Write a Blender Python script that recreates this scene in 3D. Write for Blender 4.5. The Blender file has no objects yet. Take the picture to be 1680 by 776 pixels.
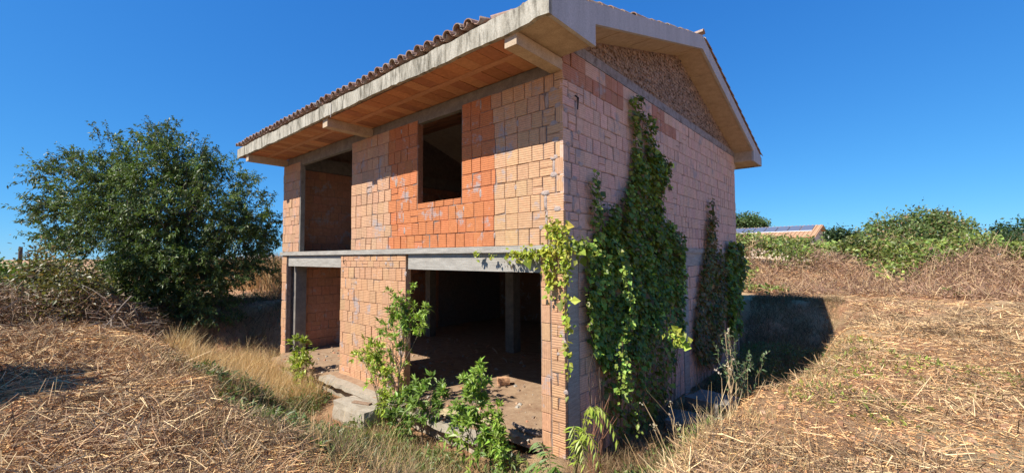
import bpy, math, random
import numpy as np
from mathutils import Matrix, Vector

random.seed(7)
rng = np.random.default_rng(11)
scene = bpy.context.scene
COL = scene.collection

# ------------------------------------------------------------------ camera
F_PX, YAW, PITCH, ROLL = 699.2, 0.7165, 0.047, -0.005
CAM = np.array([3.3634, -4.9715, 2.6872])
_r = np.array([math.cos(YAW), math.sin(YAW), 0.0])
_h = np.array([-math.sin(YAW), math.cos(YAW), 0.0])
_z = np.array([0.0, 0.0, 1.0])
FWD = _h * math.cos(PITCH) + _z * math.sin(PITCH)
UPV = _z * math.cos(PITCH) - _h * math.sin(PITCH)
RGT = _r * math.cos(ROLL) + UPV * math.sin(ROLL)
UPV = UPV * math.cos(ROLL) - _r * math.sin(ROLL)
cam_data = bpy.data.cameras.new("camera")
cam = bpy.data.objects.new("camera", cam_data)
COL.objects.link(cam)
cam_data.sensor_width = 36.0
cam_data.lens = F_PX / 1680.0 * 36.0
cam_data.clip_start = 0.05
cam_data.clip_end = 5000.0
cam.matrix_world = Matrix(((RGT[0], UPV[0], -FWD[0], CAM[0]), (RGT[1], UPV[1], -FWD[1], CAM[1]),
                           (RGT[2], UPV[2], -FWD[2], CAM[2]), (0, 0, 0, 1)))
scene.camera = cam

# ------------------------------------------------------------------ sky, sun, exposure
SUN_TO = np.array([-0.22, -0.92, 1.0])
SUN_TO = SUN_TO / np.linalg.norm(SUN_TO)
SUN_EL = math.asin(SUN_TO[2])
SUN_ROT = math.atan2(SUN_TO[0], SUN_TO[1])
world = bpy.data.worlds.new("World")
scene.world = world
world.use_nodes = True
wn, wl = world.node_tree.nodes, world.node_tree.links
wn.clear()
w_out = wn.new("ShaderNodeOutputWorld")
w_bg = wn.new("ShaderNodeBackground")
w_sky = wn.new("ShaderNodeTexSky")
w_sky.sky_type = "NISHITA"
w_sky.sun_disc = False
w_sky.sun_elevation = SUN_EL
w_sky.sun_rotation = SUN_ROT
w_sky.altitude = 2000
w_sky.air_density = 1.0
w_sky.dust_density = 0.0
w_sky.ozone_density = 6.0
# one tone curve for the whole sky, as a phone camera renders a clear day
w_sep = wn.new("ShaderNodeSeparateColor")
w_com = wn.new("ShaderNodeCombineColor")
wl.new(w_sky.outputs[0], w_sep.inputs[0])
for ch, (gam, mul) in enumerate(((0.95, 0.26), (0.67, 0.85), (0.42, 2.05))):
    pw = wn.new("ShaderNodeMath"); pw.operation = "POWER"; pw.inputs[1].default_value = gam
    ml = wn.new("ShaderNodeMath"); ml.operation = "MULTIPLY"; ml.inputs[1].default_value = mul
    wl.new(w_sep.outputs[ch], pw.inputs[0]); wl.new(pw.outputs[0], ml.inputs[0]); wl.new(ml.outputs[0], w_com.inputs[ch])
w_bg.inputs["Strength"].default_value = 0.12
wl.new(w_com.outputs[0], w_bg.inputs["Color"])
wl.new(w_bg.outputs[0], w_out.inputs["Surface"])
sun_data = bpy.data.lights.new("sun", "SUN")
sun_data.energy = 4.4
sun_data.angle = math.radians(0.5)
sun_data.color = (1.0, 0.93, 0.82)
sun = bpy.data.objects.new("sun", sun_data)
COL.objects.link(sun)
sun.rotation_euler = Vector(SUN_TO).to_track_quat("Z", "Y").to_euler()
sun.location = (-5, -20, 22)
scene.view_settings.view_transform = "Standard"
scene.view_settings.look = "None"
scene.view_settings.exposure = 0.82
scene.view_settings.gamma = 1.0
scene.view_settings.use_curve_mapping = False
scene.cycles.use_denoising = True
scene.cycles.max_bounces = 8
scene.cycles.diffuse_bounces = 5
scene.cycles.transparent_max_bounces = 8


# ------------------------------------------------------------------ helpers
def pt(u, v, depth):
    """point seen at photo pixel (u, v) standing `depth` metres in front of the lens"""
    return CAM + FWD * depth + RGT * ((u - 840) * depth / F_PX) - UPV * ((v - 388) * depth / F_PX)


def to_px(p):
    d = np.asarray(p) - CAM
    z = d @ FWD
    return 840 + F_PX * (d @ RGT) / z, 388 - F_PX * (d @ UPV) / z, z


class Acc:
    """collects vertices, triangles and quads with a colour per face"""

    def __init__(self):
        self.V, self.T, self.Q, self.tt, self.tq, self.n = [], [], [], [], [], 0
        self.rt, self.rq = [], []

    def add(self, V, Fs, tint=(0.5, 0.5, 0.5), rib=0.0):
        V = np.asarray(V, float)
        Fs = np.asarray(Fs, int)
        tint = np.asarray(tint, float)
        if tint.ndim == 1:
            tint = np.tile(tint, (len(Fs), 1))
        rb = np.full(len(Fs), float(rib))
        if Fs.shape[1] == 3:
            self.T.append(Fs + self.n); self.tt.append(tint); self.rt.append(rb)
        else:
            self.Q.append(Fs + self.n); self.tq.append(tint); self.rq.append(rb)
        self.V.append(V)
        self.n += len(V)
        return self

    def box(self, a, b, tint=(0.5, 0.5, 0.5)):
        x0, y0, z0 = a
        x1, y1, z1 = b
        V = [(x0, y0, z0), (x1, y0, z0), (x1, y1, z0), (x0, y1, z0), (x0, y0, z1), (x1, y0, z1), (x1, y1, z1), (x0, y1, z1)]
        self.add(V, [(0, 3, 2, 1), (4, 5, 6, 7), (0, 1, 5, 4), (1, 2, 6, 5), (2, 3, 7, 6), (3, 0, 4, 7)], tint)
        return self

    def tube(self, pts, radii, k=5, tint=(0.2, 0.15, 0.1)):
        pts = np.asarray(pts, float)
        n = len(pts)
        radii = np.asarray(radii, float)
        tan = np.gradient(pts, axis=0)
        tan /= np.linalg.norm(tan, axis=1)[:, None] + 1e-9
        ref = np.array([0.31, 0.17, 0.93]) if abs(tan[0][2]) < 0.8 else np.array([0.95, 0.2, 0.1])
        s = np.cross(tan, ref)
        s /= np.linalg.norm(s, axis=1)[:, None] + 1e-9
        t2 = np.cross(tan, s)
        ang = np.arange(k) * 2 * math.pi / k
        V = pts[:, None, :] + radii[:, None, None] * (np.cos(ang)[None, :, None] * s[:, None, :] + np.sin(ang)[None, :, None] * t2[:, None, :])
        V = V.reshape(-1, 3)
        Fs = []
        for i in range(n - 1):
            for j in range(k):
                Fs.append((i * k + j, i * k + (j + 1) % k, (i + 1) * k + (j + 1) % k, (i + 1) * k + j))
        self.add(V, Fs, tint)
        return self

    def leaves(self, P, D, N, L, W, tint, fold=0.22, droop=0.0):
        P, D, N = (np.asarray(a, float) for a in (P, D, N))
        n = len(P)
        L = np.broadcast_to(L, n)[:, None]
        W = np.broadcast_to(W, n)[:, None]
        D = D / (np.linalg.norm(D, axis=1)[:, None] + 1e-9)
        S = np.cross(D, N)
        S /= np.linalg.norm(S, axis=1)[:, None] + 1e-9
        Nn = np.cross(S, D)
        V = np.empty((n, 4, 3))
        V[:, 0] = P
        V[:, 1] = P + D * L * 0.42 + S * W * 0.5 + Nn * W * fold
        V[:, 2] = P + D * L - np.array([0, 0, 1.0]) * (droop * L)
        V[:, 3] = P + D * L * 0.42 - S * W * 0.5 + Nn * W * fold
        i = np.arange(n)[:, None] * 4
        Fs = np.concatenate([i + np.array([[0, 1, 2]]), i + np.array([[0, 2, 3]])], 1).reshape(-1, 3)
        t = np.asarray(tint, float)
        if t.ndim == 1:
            t = np.tile(t, (n, 1))
        self.add(V.reshape(-1, 3), Fs, np.repeat(t, 2, axis=0))
        return self

    def strands(self, P, D, L, W, tint, bend=None, tip=0.35, seg=2):
        """thin ribbons: P base, D start direction, bend = vector added over the length"""
        P, D = np.asarray(P, float), np.asarray(D, float)
        n = len(P)
        D = D / (np.linalg.norm(D, axis=1)[:, None] + 1e-9)
        L = np.broadcast_to(L, n)[:, None]
        W = np.broadcast_to(W, n)[:, None]
        if bend is None:
            bend = np.zeros((n, 3))
        S = np.cross(D, rng.normal(size=(n, 3)))
        S /= np.linalg.norm(S, axis=1)[:, None] + 1e-9
        t = np.asarray(tint, float)
        if t.ndim == 1:
            t = np.tile(t, (n, 1))
        if seg == 1:
            V = np.empty((n, 4, 3))
            e = P + D * L + bend
            V[:, 0], V[:, 1] = P - S * W / 2, P + S * W / 2
            V[:, 2], V[:, 3] = e + S * W * tip / 2, e - S * W * tip / 2
            self.add(V.reshape(-1, 3), np.arange(n * 4).reshape(-1, 4), t)
            return self
        V = np.empty((n, 6, 3))
        m = P + D * L * 0.5 + bend * 0.25
        e = P + D * L + bend
        V[:, 0], V[:, 1] = P - S * W / 2, P + S * W / 2
        V[:, 2], V[:, 3] = m + S * W * 0.45, m - S * W * 0.45
        V[:, 4], V[:, 5] = e + S * W * tip / 2, e - S * W * tip / 2
        i = np.arange(n)[:, None] * 6
        Fs = np.concatenate([i + np.array([[0, 1, 2, 3]]), i + np.array([[3, 2, 4, 5]])], 1).reshape(-1, 4)
        t = np.asarray(tint, float)
        if t.ndim == 1:
            t = np.tile(t, (n, 1))
        self.add(V.reshape(-1, 3), Fs, np.repeat(t, 2, axis=0))
        return self

    def mesh(self, name, origin=None):
        V = np.concatenate(self.V) if self.V else np.zeros((0, 3))
        if origin is not None:
            V = V - np.asarray(origin, float)
        T = np.concatenate(self.T) if self.T else np.zeros((0, 3), int)
        Q = np.concatenate(self.Q) if self.Q else np.zeros((0, 4), int)
        me = bpy.data.meshes.new(name)
        me.vertices.add(len(V))
        me.vertices.foreach_set("co", V.ravel().astype(np.float32))
        nl = T.size + Q.size
        me.loops.add(nl)
        me.loops.foreach_set("vertex_index", np.concatenate([T.ravel(), Q.ravel()]).astype(np.int32))
        me.polygons.add(len(T) + len(Q))
        st = np.concatenate([np.arange(len(T)) * 3, T.size + np.arange(len(Q)) * 4]).astype(np.int32)
        me.polygons.foreach_set("loop_start", st)
        me.update(calc_edges=True)
        tint = np.concatenate(self.tt + self.tq)
        col = np.ones((len(tint), 4), np.float32)
        col[:, :3] = tint
        a = me.attributes.new("tint", "FLOAT_COLOR", "FACE")
        a.data.foreach_set("color", col.ravel())
        rib = np.concatenate(self.rt + self.rq).astype(np.float32)
        if rib.any():
            b = me.attributes.new("rib", "FLOAT", "FACE")
            b.data.foreach_set("value", rib)
        return me

    def build(self, name, mat, parent=None, smooth=False, origin=None):
        """one mesh object; vertices are in world space, the parent's place is taken off"""
        base = np.array(parent_loc(parent)) if parent is not None else np.zeros(3)
        o0 = base if origin is None else np.asarray(origin, float)
        me = self.mesh(name, o0)
        me.materials.append(mat)
        me.polygons.foreach_set("use_smooth", np.full(len(me.polygons), bool(smooth)))
        ob = bpy.data.objects.new(name, me)
        COL.objects.link(ob)
        if parent is not None:
            ob.parent = parent
        ob.location = Vector(o0 - base)
        return ob


def parent_loc(o):
    p = np.zeros(3)
    while o is not None:
        p = p + np.array(o.location)
        o = o.parent
    return p


def thing(name, label, cat, loc=(0, 0, 0), group=None):
    o = bpy.data.objects.new(name, None)
    COL.objects.link(o)
    o.location = Vector(loc)
    o.empty_display_size = 0.2
    return tag(o, label, cat, group)


def tag(o, label, cat, group=None, kind=None):
    o["label"] = label
    o["category"] = cat
    if group:
        o["group"] = group
    o["kind"] = kind or "thing"
    return o


def kind(o, k, label=None):
    o["kind"] = k
    if label:
        o["label"] = label
    return o


def jit(c, n, s=0.12, hue=0.05):
    """n variations of a colour"""
    c = np.asarray(c, float)
    v = np.exp(rng.normal(0, s, (n, 1)))
    return np.clip(c * v * np.exp(rng.normal(0, hue, (n, 3))), 0.003, 0.9)


def unit(v):
    return v / (np.linalg.norm(v, axis=-1, keepdims=True) + 1e-9)


def smooth01(t):
    t = np.clip(t, 0, 1)
    return t * t * (3 - 2 * t)


_vn = np.random.default_rng(3).random((64, 64))


def vnoise(x, y, s):
    """smooth value noise 0..1 on the plane"""
    x, y = np.asarray(x, float) / s, np.asarray(y, float) / s
    xi, yi = np.floor(x).astype(int), np.floor(y).astype(int)
    fx, fy = smooth01(x - xi), smooth01(y - yi)
    g = lambda a, b: _vn[a % 64, b % 64]
    return (g(xi, yi) * (1 - fx) + g(xi + 1, yi) * fx) * (1 - fy) + (g(xi, yi + 1) * (1 - fx) + g(xi + 1, yi + 1) * fx) * fy


# ------------------------------------------------------------------ materials
def mat_base(name):
    m = bpy.data.materials.new(name)
    m.use_nodes = True
    nt = m.node_tree
    nt.nodes.clear()
    out = nt.nodes.new("ShaderNodeOutputMaterial")
    bs = nt.nodes.new("ShaderNodeBsdfPrincipled")
    nt.links.new(bs.outputs[0], out.inputs["Surface"])
    return m, nt.nodes, nt.links, bs, out


def N(nodes, typ, **kw):
    n = nodes.new(typ)
    for k, v in kw.items():
        if k in n.inputs:
            n.inputs[k].default_value = v
        else:
            setattr(n, k, v)
    return n


def mix(nodes, links, fac, a, b, blend="MIX"):
    n = nodes.new("ShaderNodeMix")
    n.data_type = "RGBA"
    n.blend_type = blend
    for sock, val in ((n.inputs[0], fac), (n.inputs[6], a), (n.inputs[7], b)):
        if isinstance(val, bpy.types.NodeSocket):
            links.new(val, sock)
        else:
            sock.default_value = val if not isinstance(val, tuple) else (*val, 1.0)[:4]
    return n.outputs[2]


def ramp(nodes, links, fac, p0, p1):
    n = nodes.new("ShaderNodeMapRange")
    links.new(fac, n.inputs["Value"])
    n.inputs["From Min"].default_value = p0
    n.inputs["From Max"].default_value = p1
    return n.outputs["Result"]


def noise(nodes, links, scale, detail=4, rough=0.6, vec=None):
    n = nodes.new("ShaderNodeTexNoise")
    n.inputs["Scale"].default_value = scale
    n.inputs["Detail"].default_value = detail
    n.inputs["Roughness"].default_value = rough
    if vec is not None:
        links.new(vec, n.inputs["Vector"])
    return n.outputs["Fac"]


def geo_pos(nodes):
    return nodes.new("ShaderNodeNewGeometry").outputs["Position"]


def mat_brick(name, smear=0.585, ribs=1.0, period=0.034, mortar=(0.36, 0.31, 0.30)):
    m, nd, lk, bs, out = mat_base(name)
    at = N(nd, "ShaderNodeAttribute", attribute_name="tint")
    rb = N(nd, "ShaderNodeAttribute", attribute_name="rib")
    pos = geo_pos(nd)
    sep = nd.new("ShaderNodeSeparateXYZ")
    lk.new(pos, sep.inputs[0])
    hs = N(nd, "ShaderNodeMath", operation="ADD")
    lk.new(sep.outputs[0], hs.inputs[0]); lk.new(sep.outputs[1], hs.inputs[1])
    mx = nd.new("ShaderNodeMix")
    lk.new(rb.outputs["Fac"], mx.inputs[0]); lk.new(sep.outputs[2], mx.inputs[2]); lk.new(hs.outputs[0], mx.inputs[3])
    wig = N(nd, "ShaderNodeMath", operation="MULTIPLY_ADD")
    nz = noise(nd, lk, 9.0, 3, 0.6, pos)
    lk.new(nz, wig.inputs[0]); wig.inputs[1].default_value = 0.02; lk.new(mx.outputs[0], wig.inputs[2])
    ml = N(nd, "ShaderNodeMath", operation="MULTIPLY"); lk.new(wig.outputs[0], ml.inputs[0]); ml.inputs[1].default_value = 2 * math.pi / period
    sn = N(nd, "ShaderNodeMath", operation="SINE"); lk.new(ml.outputs[0], sn.inputs[0])
    rib = ramp(nd, lk, sn.outputs[0], -0.9, 0.2)
    n1 = noise(nd, lk, 14, 6, 0.7, pos)
    n2 = noise(nd, lk, 2.2, 5, 0.65, pos)
    n3 = noise(nd, lk, 70, 3, 0.6, pos)
    c = mix(nd, lk, 1.0, at.outputs["Color"], mix(nd, lk, ramp(nd, lk, n1, 0.3, 0.7), (0.80, 0.76, 0.74), (1.10, 1.08, 1.05)), "MULTIPLY")
    c = mix(nd, lk, 1.0, c, mix(nd, lk, rib, (1 - 0.13 * ribs,) * 3, (1.03, 1.03, 1.03)), "MULTIPLY")
    # mortar and lime wiped over the brick in patches, with a ragged edge
    sm = N(nd, "ShaderNodeMath", operation="MULTIPLY_ADD"); lk.new(n1, sm.inputs[0]); sm.inputs[1].default_value = 0.35; lk.new(n2, sm.inputs[2])
    patch = ramp(nd, lk, sm.outputs[0], smear + 0.16, smear + 0.24)
    c = mix(nd, lk, N_scale(nd, lk, patch, 0.85), c, mortar)
    c = mix(nd, lk, N_scale(nd, lk, ramp(nd, lk, n3, 0.62, 0.75), 0.35), c, (0.12, 0.08, 0.07))
    lk.new(c, bs.inputs["Base Color"])
    bs.inputs["Roughness"].default_value = 0.88
    bs.inputs["Specular IOR Level"].default_value = 0.25
    hsum = N(nd, "ShaderNodeMath", operation="MULTIPLY_ADD"); lk.new(rib, hsum.inputs[0]); hsum.inputs[1].default_value = 0.8 * ribs; lk.new(n1, hsum.inputs[2])
    bp = N(nd, "ShaderNodeBump"); bp.inputs["Strength"].default_value = 0.7; bp.inputs["Distance"].default_value = 0.006
    lk.new(hsum.outputs[0], bp.inputs["Height"]); lk.new(bp.outputs[0], bs.inputs["Normal"])
    return m


def N_scale(nd, lk, sock, k):
    n = N(nd, "ShaderNodeMath", operation="MULTIPLY")
    lk.new(sock, n.inputs[0]); n.inputs[1].default_value = k
    return n.outputs[0]


def mat_rough(name, c0, c1, scale=6.0, bump=0.01, c2=None, c2_at=(0.6, 0.75), c2_scale=2.0, stretch=None, rough=0.9, fine=60):
    """two-tone mottled surface with a third colour in patches"""
    m, nd, lk, bs, out = mat_base(name)
    pos = geo_pos(nd)
    vec = pos
    if stretch:
        mp = nd.new("ShaderNodeMapping"); mp.inputs["Scale"].default_value = stretch
        lk.new(pos, mp.inputs["Vector"]); vec = mp.outputs[0]
    n1 = noise(nd, lk, scale, 7, 0.68, vec)
    n2 = noise(nd, lk, fine, 4, 0.6, pos)
    c = mix(nd, lk, ramp(nd, lk, n1, 0.32, 0.68), c0, c1)
    if c2:
        n3 = noise(nd, lk, c2_scale, 6, 0.7, vec)
        c = mix(nd, lk, ramp(nd, lk, n3, *c2_at), c, c2)
    c = mix(nd, lk, 1.0, c, mix(nd, lk, ramp(nd, lk, n2, 0.3, 0.7), (0.8, 0.8, 0.8), (1.12, 1.12, 1.12)), "MULTIPLY")
    lk.new(c, bs.inputs["Base Color"])
    bs.inputs["Roughness"].default_value = rough
    bs.inputs["Specular IOR Level"].default_value = 0.25
    ad = N(nd, "ShaderNodeMath", operation="MULTIPLY_ADD"); lk.new(n2, ad.inputs[0]); ad.inputs[1].default_value = 0.4; lk.new(n1, ad.inputs[2])
    bp = N(nd, "ShaderNodeBump"); bp.inputs["Strength"].default_value = 0.8; bp.inputs["Distance"].default_value = bump
    lk.new(ad.outputs[0], bp.inputs["Height"]); lk.new(bp.outputs[0], bs.inputs["Normal"])
    return m


def mat_tint(name, rough=0.6, spec=0.3, trans=0.0, var=0.25, scale=20, tr_tint=(1.25, 1.35, 0.55)):
    """colour from the mesh's own face colours, with a little mottling; trans lets light through (leaves)"""
    m, nd, lk, bs, out = mat_base(name)
    at = N(nd, "ShaderNodeAttribute", attribute_name="tint")
    n1 = noise(nd, lk, scale, 3, 0.6, geo_pos(nd))
    c = mix(nd, lk, 1.0, at.outputs["Color"], mix(nd, lk, n1, (1 - var,) * 3, (1 + var,) * 3), "MULTIPLY")
    lk.new(c, bs.inputs["Base Color"])
    bs.inputs["Roughness"].default_value = rough
    bs.inputs["Specular IOR Level"].default_value = spec
    if trans:
        tr = nd.new("ShaderNodeBsdfTranslucent")
        lk.new(mix(nd, lk, 1.0, c, tr_tint, "MULTIPLY"), tr.inputs["Color"])
        ms = nd.new("ShaderNodeMixShader"); ms.inputs[0].default_value = trans
        lk.new(bs.outputs[0], ms.inputs[1]); lk.new(tr.outputs[0], ms.inputs[2]); lk.new(ms.outputs[0], out.inputs["Surface"])
    return m


M_BRICK = mat_brick("hollow_brick")
M_RED = mat_brick("soffit_terracotta", smear=0.75, ribs=0.7, period=0.05, mortar=(0.34, 0.25, 0.19))
M_RAW = mat_brick("rough_gable_brick", smear=0.72, ribs=0.2, mortar=(0.27, 0.22, 0.19))
M_MORTAR = mat_rough("mortar", (0.33, 0.265, 0.24), (0.46, 0.375, 0.33), 14, 0.02)
M_JOINT = mat_rough("deep_joint", (0.17, 0.125, 0.105), (0.30, 0.235, 0.20), 10, 0.02)
M_CONC = mat_rough("board_marked_concrete", (0.27, 0.25, 0.22), (0.44, 0.415, 0.37), 5, 0.006, (0.19, 0.17, 0.15), (0.6, 0.8), 3, (0.6, 0.6, 5.0))
M_FASCIA = mat_rough("weathered_fascia", (0.30, 0.28, 0.225), (0.50, 0.475, 0.40), 7, 0.015, (0.105, 0.095, 0.07), (0.47, 0.66), 9, (1.0, 1.0, 0.22))
M_BEAM = mat_rough("dark_concrete", (0.15, 0.135, 0.12), (0.26, 0.235, 0.20), 6, 0.008)  # concrete in two darker mottled tones
M_GBEAM = mat_rough("rough_gable_beam", (0.22, 0.20, 0.195), (0.36, 0.33, 0.32), 9, 0.02, (0.15, 0.12, 0.105), (0.5, 0.66), 5)
M_SOFFITC = mat_rough("tan_concrete", (0.40, 0.31, 0.22), (0.54, 0.43, 0.31), 7, 0.006, (0.28, 0.21, 0.16), (0.62, 0.8), 2.5)
M_RAKE = mat_rough("grey_concrete", (0.40, 0.39, 0.38), (0.50, 0.49, 0.48), 3, 0.004, (0.20, 0.19, 0.19), (0.66, 0.8), 4, (1.5, 1.5, 0.25))
M_FLOOR = mat_rough("dusty_floor", (0.27, 0.17, 0.105), (0.42, 0.295, 0.19), 5, 0.02, (0.22, 0.12, 0.07), (0.55, 0.75), 1.6)
M_SLAB = mat_rough("old_concrete", (0.30, 0.26, 0.20), (0.45, 0.40, 0.32), 6, 0.02, (0.24, 0.19, 0.13), (0.55, 0.75), 3)
M_TILE = None
M_LEAF = mat_tint("leaf", 0.42, 0.45, 0.28)
M_GLOSS = mat_tint("glossy_leaf", 0.46, 0.5, 0.26)
M_IVY = mat_tint("creeper_leaf", 0.45, 0.4, 0.3)
M_STRAW = mat_tint("straw", 0.75, 0.25, 0.0)
M_GRASS = mat_tint("dry_grass", 0.7, 0.25, 0.25, tr_tint=(1.1, 1.0, 0.8))
M_TWIG = mat_tint("dead_wood", 0.85, 0.2)
M_BARK = mat_tint("bark", 0.9, 0.2, 0.0, 0.35, 14)
M_PLAIN = mat_tint("painted_plain", 0.7, 0.3)


def mat_tile():
    m, nd, lk, bs, out = mat_base("roof_tile_clay")
    oi = nd.new("ShaderNodeObjectInfo")
    pos = geo_pos(nd)
    n1 = noise(nd, lk, 10, 6, 0.7, pos)
    c = mix(nd, lk, oi.outputs["Random"], (0.30, 0.17, 0.115), (0.42, 0.29, 0.22))
    c = mix(nd, lk, ramp(nd, lk, n1, 0.48, 0.66), c, (0.34, 0.31, 0.26))
    c = mix(nd, lk, ramp(nd, lk, noise(nd, lk, 25, 5, 0.7, pos), 0.56, 0.7), c, (0.12, 0.09, 0.075))
    lk.new(c, bs.inputs["Base Color"])
    bs.inputs["Roughness"].default_value = 0.9
    bs.inputs["Specular IOR Level"].default_value = 0.2
    bp = N(nd, "ShaderNodeBump"); bp.inputs["Strength"].default_value = 0.6; bp.inputs["Distance"].default_value = 0.006
    lk.new(n1, bp.inputs["Height"]); lk.new(bp.outputs[0], bs.inputs["Normal"])
    return m


M_TILE = mat_tile()


def mat_ground():
    m, nd, lk, bs, out = mat_base("dry_earth_and_stubble")
    pos = geo_pos(nd)
    n_big = noise(nd, lk, 0.45, 6, 0.62, pos)
    n_mid = noise(nd, lk, 2.6, 7, 0.7, pos)
    mp = nd.new("ShaderNodeMapping"); mp.inputs["Scale"].default_value = (3.0, 14.0, 3.0); mp.inputs["Rotation"].default_value = (0, 0, 0.6)
    lk.new(pos, mp.inputs["Vector"])
    n_fib = noise(nd, lk, 6, 7, 0.75, mp.outputs[0])
    soil = mix(nd, lk, ramp(nd, lk, n_mid, 0.3, 0.7), (0.34, 0.165, 0.085), (0.54, 0.30, 0.165))
    chaff = mix(nd, lk, ramp(nd, lk, n_fib, 0.3, 0.7), (0.38, 0.265, 0.145), (0.68, 0.50, 0.28))
    c = mix(nd, lk, ramp(nd, lk, n_big, 0.44, 0.64), soil, chaff)
    c = mix(nd, lk, N_scale(nd, lk, ramp(nd, lk, n_fib, 0.56, 0.74), 0.4), c, (0.14, 0.09, 0.055))
    lk.new(c, bs.inputs["Base Color"])
    bs.inputs["Roughness"].default_value = 0.95
    bs.inputs["Specular IOR Level"].default_value = 0.15
    ad = N(nd, "ShaderNodeMath", operation="ADD"); lk.new(n_fib, ad.inputs[0]); lk.new(n_mid, ad.inputs[1])
    bp = N(nd, "ShaderNodeBump"); bp.inputs["Strength"].default_value = 0.9; bp.inputs["Distance"].default_value = 0.05
    lk.new(ad.outputs[0], bp.inputs["Height"]); lk.new(bp.outputs[0], bs.inputs["Normal"])
    return m


M_GROUND = mat_ground()

# ------------------------------------------------------------------ ground: one sheet, with the pit the house stands in
L, W = 9.845, 9.304           # house plan: front wall y = 0 (x -L..0), gable wall x = 0 (y 0..W)
PLATEAU = 1.05


def thicket_s(x, y):
    return y - (16.6 + 0.30 * x)


def hgt(x, y):
    x, y = np.asarray(x, float), np.asarray(y, float)
    xr = 1.05 + 0.65 * smooth01(y / 4.5)
    dl = np.maximum(-10.9 - x, 0) / 3.2
    dr = np.maximum(x - xr, 0) / 1.25
    df = np.maximum(-1.35 - y, 0) / 2.35
    db = np.maximum(y - 11.0, 0) / 3.0
    d = np.sqrt(np.maximum(dl, dr) ** 2 + np.maximum(df, db) ** 2)
    d = d + (vnoise(x, y, 0.9) - 0.5) * 0.25 * (d > 0.03)
    h = -0.36 + (PLATEAU + 0.36) * smooth01(d)
    far = np.hypot(x - 0, y - 2)
    amp = smooth01(d * 1.2)
    h = h + amp * ((vnoise(x, y, 3.1) - 0.5) * 0.22 + (vnoise(x + 9, y, 0.7) - 0.5) * 0.10) * np.exp(-far / 60)
    h = h + ((vnoise(x, y + 5, 0.45) - 0.5) * 0.09 + (vnoise(x + 40, y, 0.2) - 0.5) * 0.05) * np.exp(-far / 25)
    h = h + 0.36 * np.exp(-((x + 0.15) / 0.7) ** 2 - ((y + 0.35) / 0.65) ** 2)
    s = thicket_s(x, y)
    m = smooth01(s / 5.0) * (1 - smooth01((s - 11) / 8)) * smooth01((x + 14) / 6) * (1 - smooth01((x - 40) / 15))
    h = h + m * (1.25 + 0.5 * (vnoise(x, y, 2.4) - 0.5))
    # the bank of tall dry growth on the far left
    mb = smooth01((-x - 14.5) / 4.0) * smooth01((y - 0.0) / 4.0) * (1 - smooth01((y - 30) / 10)) * (1 - smooth01((-x - 40) / 20))
    h = h + mb * 0.45
    return h


def axis_lines(lo, hi, step, far):
    a = list(np.arange(lo, hi + 1e-6, step))
    s, v, left = step, lo, []
    while v > -far:
        s *= 1.22
        v -= s
        left.append(v)
    s, v, right = step, hi, []
    while v < far:
        s *= 1.22
        v += s
        right.append(v)
    return np.array(left[::-1] + a + right)


gx, gy = axis_lines(-16, 12, 0.14, 1500), axis_lines(-8, 26, 0.14, 1500)
GX, GY = np.meshgrid(gx, gy, indexing="ij")
GZ = hgt(GX, GY)
nx, ny = GX.shape
ii = np.arange(nx * ny).reshape(nx, ny)
quads = np.stack([ii[:-1, :-1], ii[1:, :-1], ii[1:, 1:], ii[:-1, 1:]], -1).reshape(-1, 4)
g = Acc().add(np.stack([GX, GY, GZ], -1).reshape(-1, 3), quads)
ground = g.build("ground", M_GROUND, smooth=True)
kind(ground, "structure", "dry reddish earth and mown stubble around the pit of the house")

# ------------------------------------------------------------------ the unfinished house
house = thing("unfinished_house", "unfinished two-storey house of bare hollow bricks with tiled gable roof", "house", (0, 0, 0))
Z_SLAB, Z_UP, Z_TOP = 2.75, 2.85, 5.34
EAVE, OVER, SLOPE = 1.06, 0.54, 0.298
Z_SOFF, Z_RAKE0 = 5.53, 5.825
RIDGE_Y = W / 2
X_END = -L - 0.51


def part(acc, name, mat, parent=house, **k):
    return acc.build(name, mat, parent, **k)


# ---- wall cores (mortar), set back behind the brick faces
CORE = 0.014
TH = 0.25
def core_front(name, *rects):
    a = Acc()
    for x0, x1, z0, z1 in rects:
        a.box((x0, CORE, z0), (x1, 0.125, z1), (0.3, 0.2, 0.15))
    return part(a, name, M_JOINT)
front_wall = core_front("front_wall", (-5.91, -3.39, Z_UP, Z_TOP), (-3.39, -2.13, Z_UP, 3.70), (-2.13, -0.014, Z_UP, Z_TOP))
pier_up = core_front("brick_pier", (-L + 0.012, -8.72, Z_UP, Z_TOP))
pier_left = core_front("brick_pier", (-L + 0.012, -9.52, -0.3, Z_SLAB))
pier_mid = core_front("brick_pier", (-6.38, -3.765, -0.3, Z_SLAB))
pier_right = core_front("brick_pier", (-0.425, -0.014, -0.3, Z_SLAB))
gw = Acc()
gw.box((-TH, 0.127, Z_UP), (-CORE, W - 0.012, 5.70))
gw.box((-TH, 0.36, -0.3), (-CORE, W - 0.3, Z_SLAB))
gable_wall = part(gw, "gable_wall", M_JOINT)
ew = Acc()
ew.box((-L + 0.012, 0.127, -0.3), (-L + TH - CORE, W - 0.012, Z_SLAB - 0.16))
ew.box((-L + 0.012, 0.127, Z_UP), (-L + TH - CORE, W - 0.012, 5.70))
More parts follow.
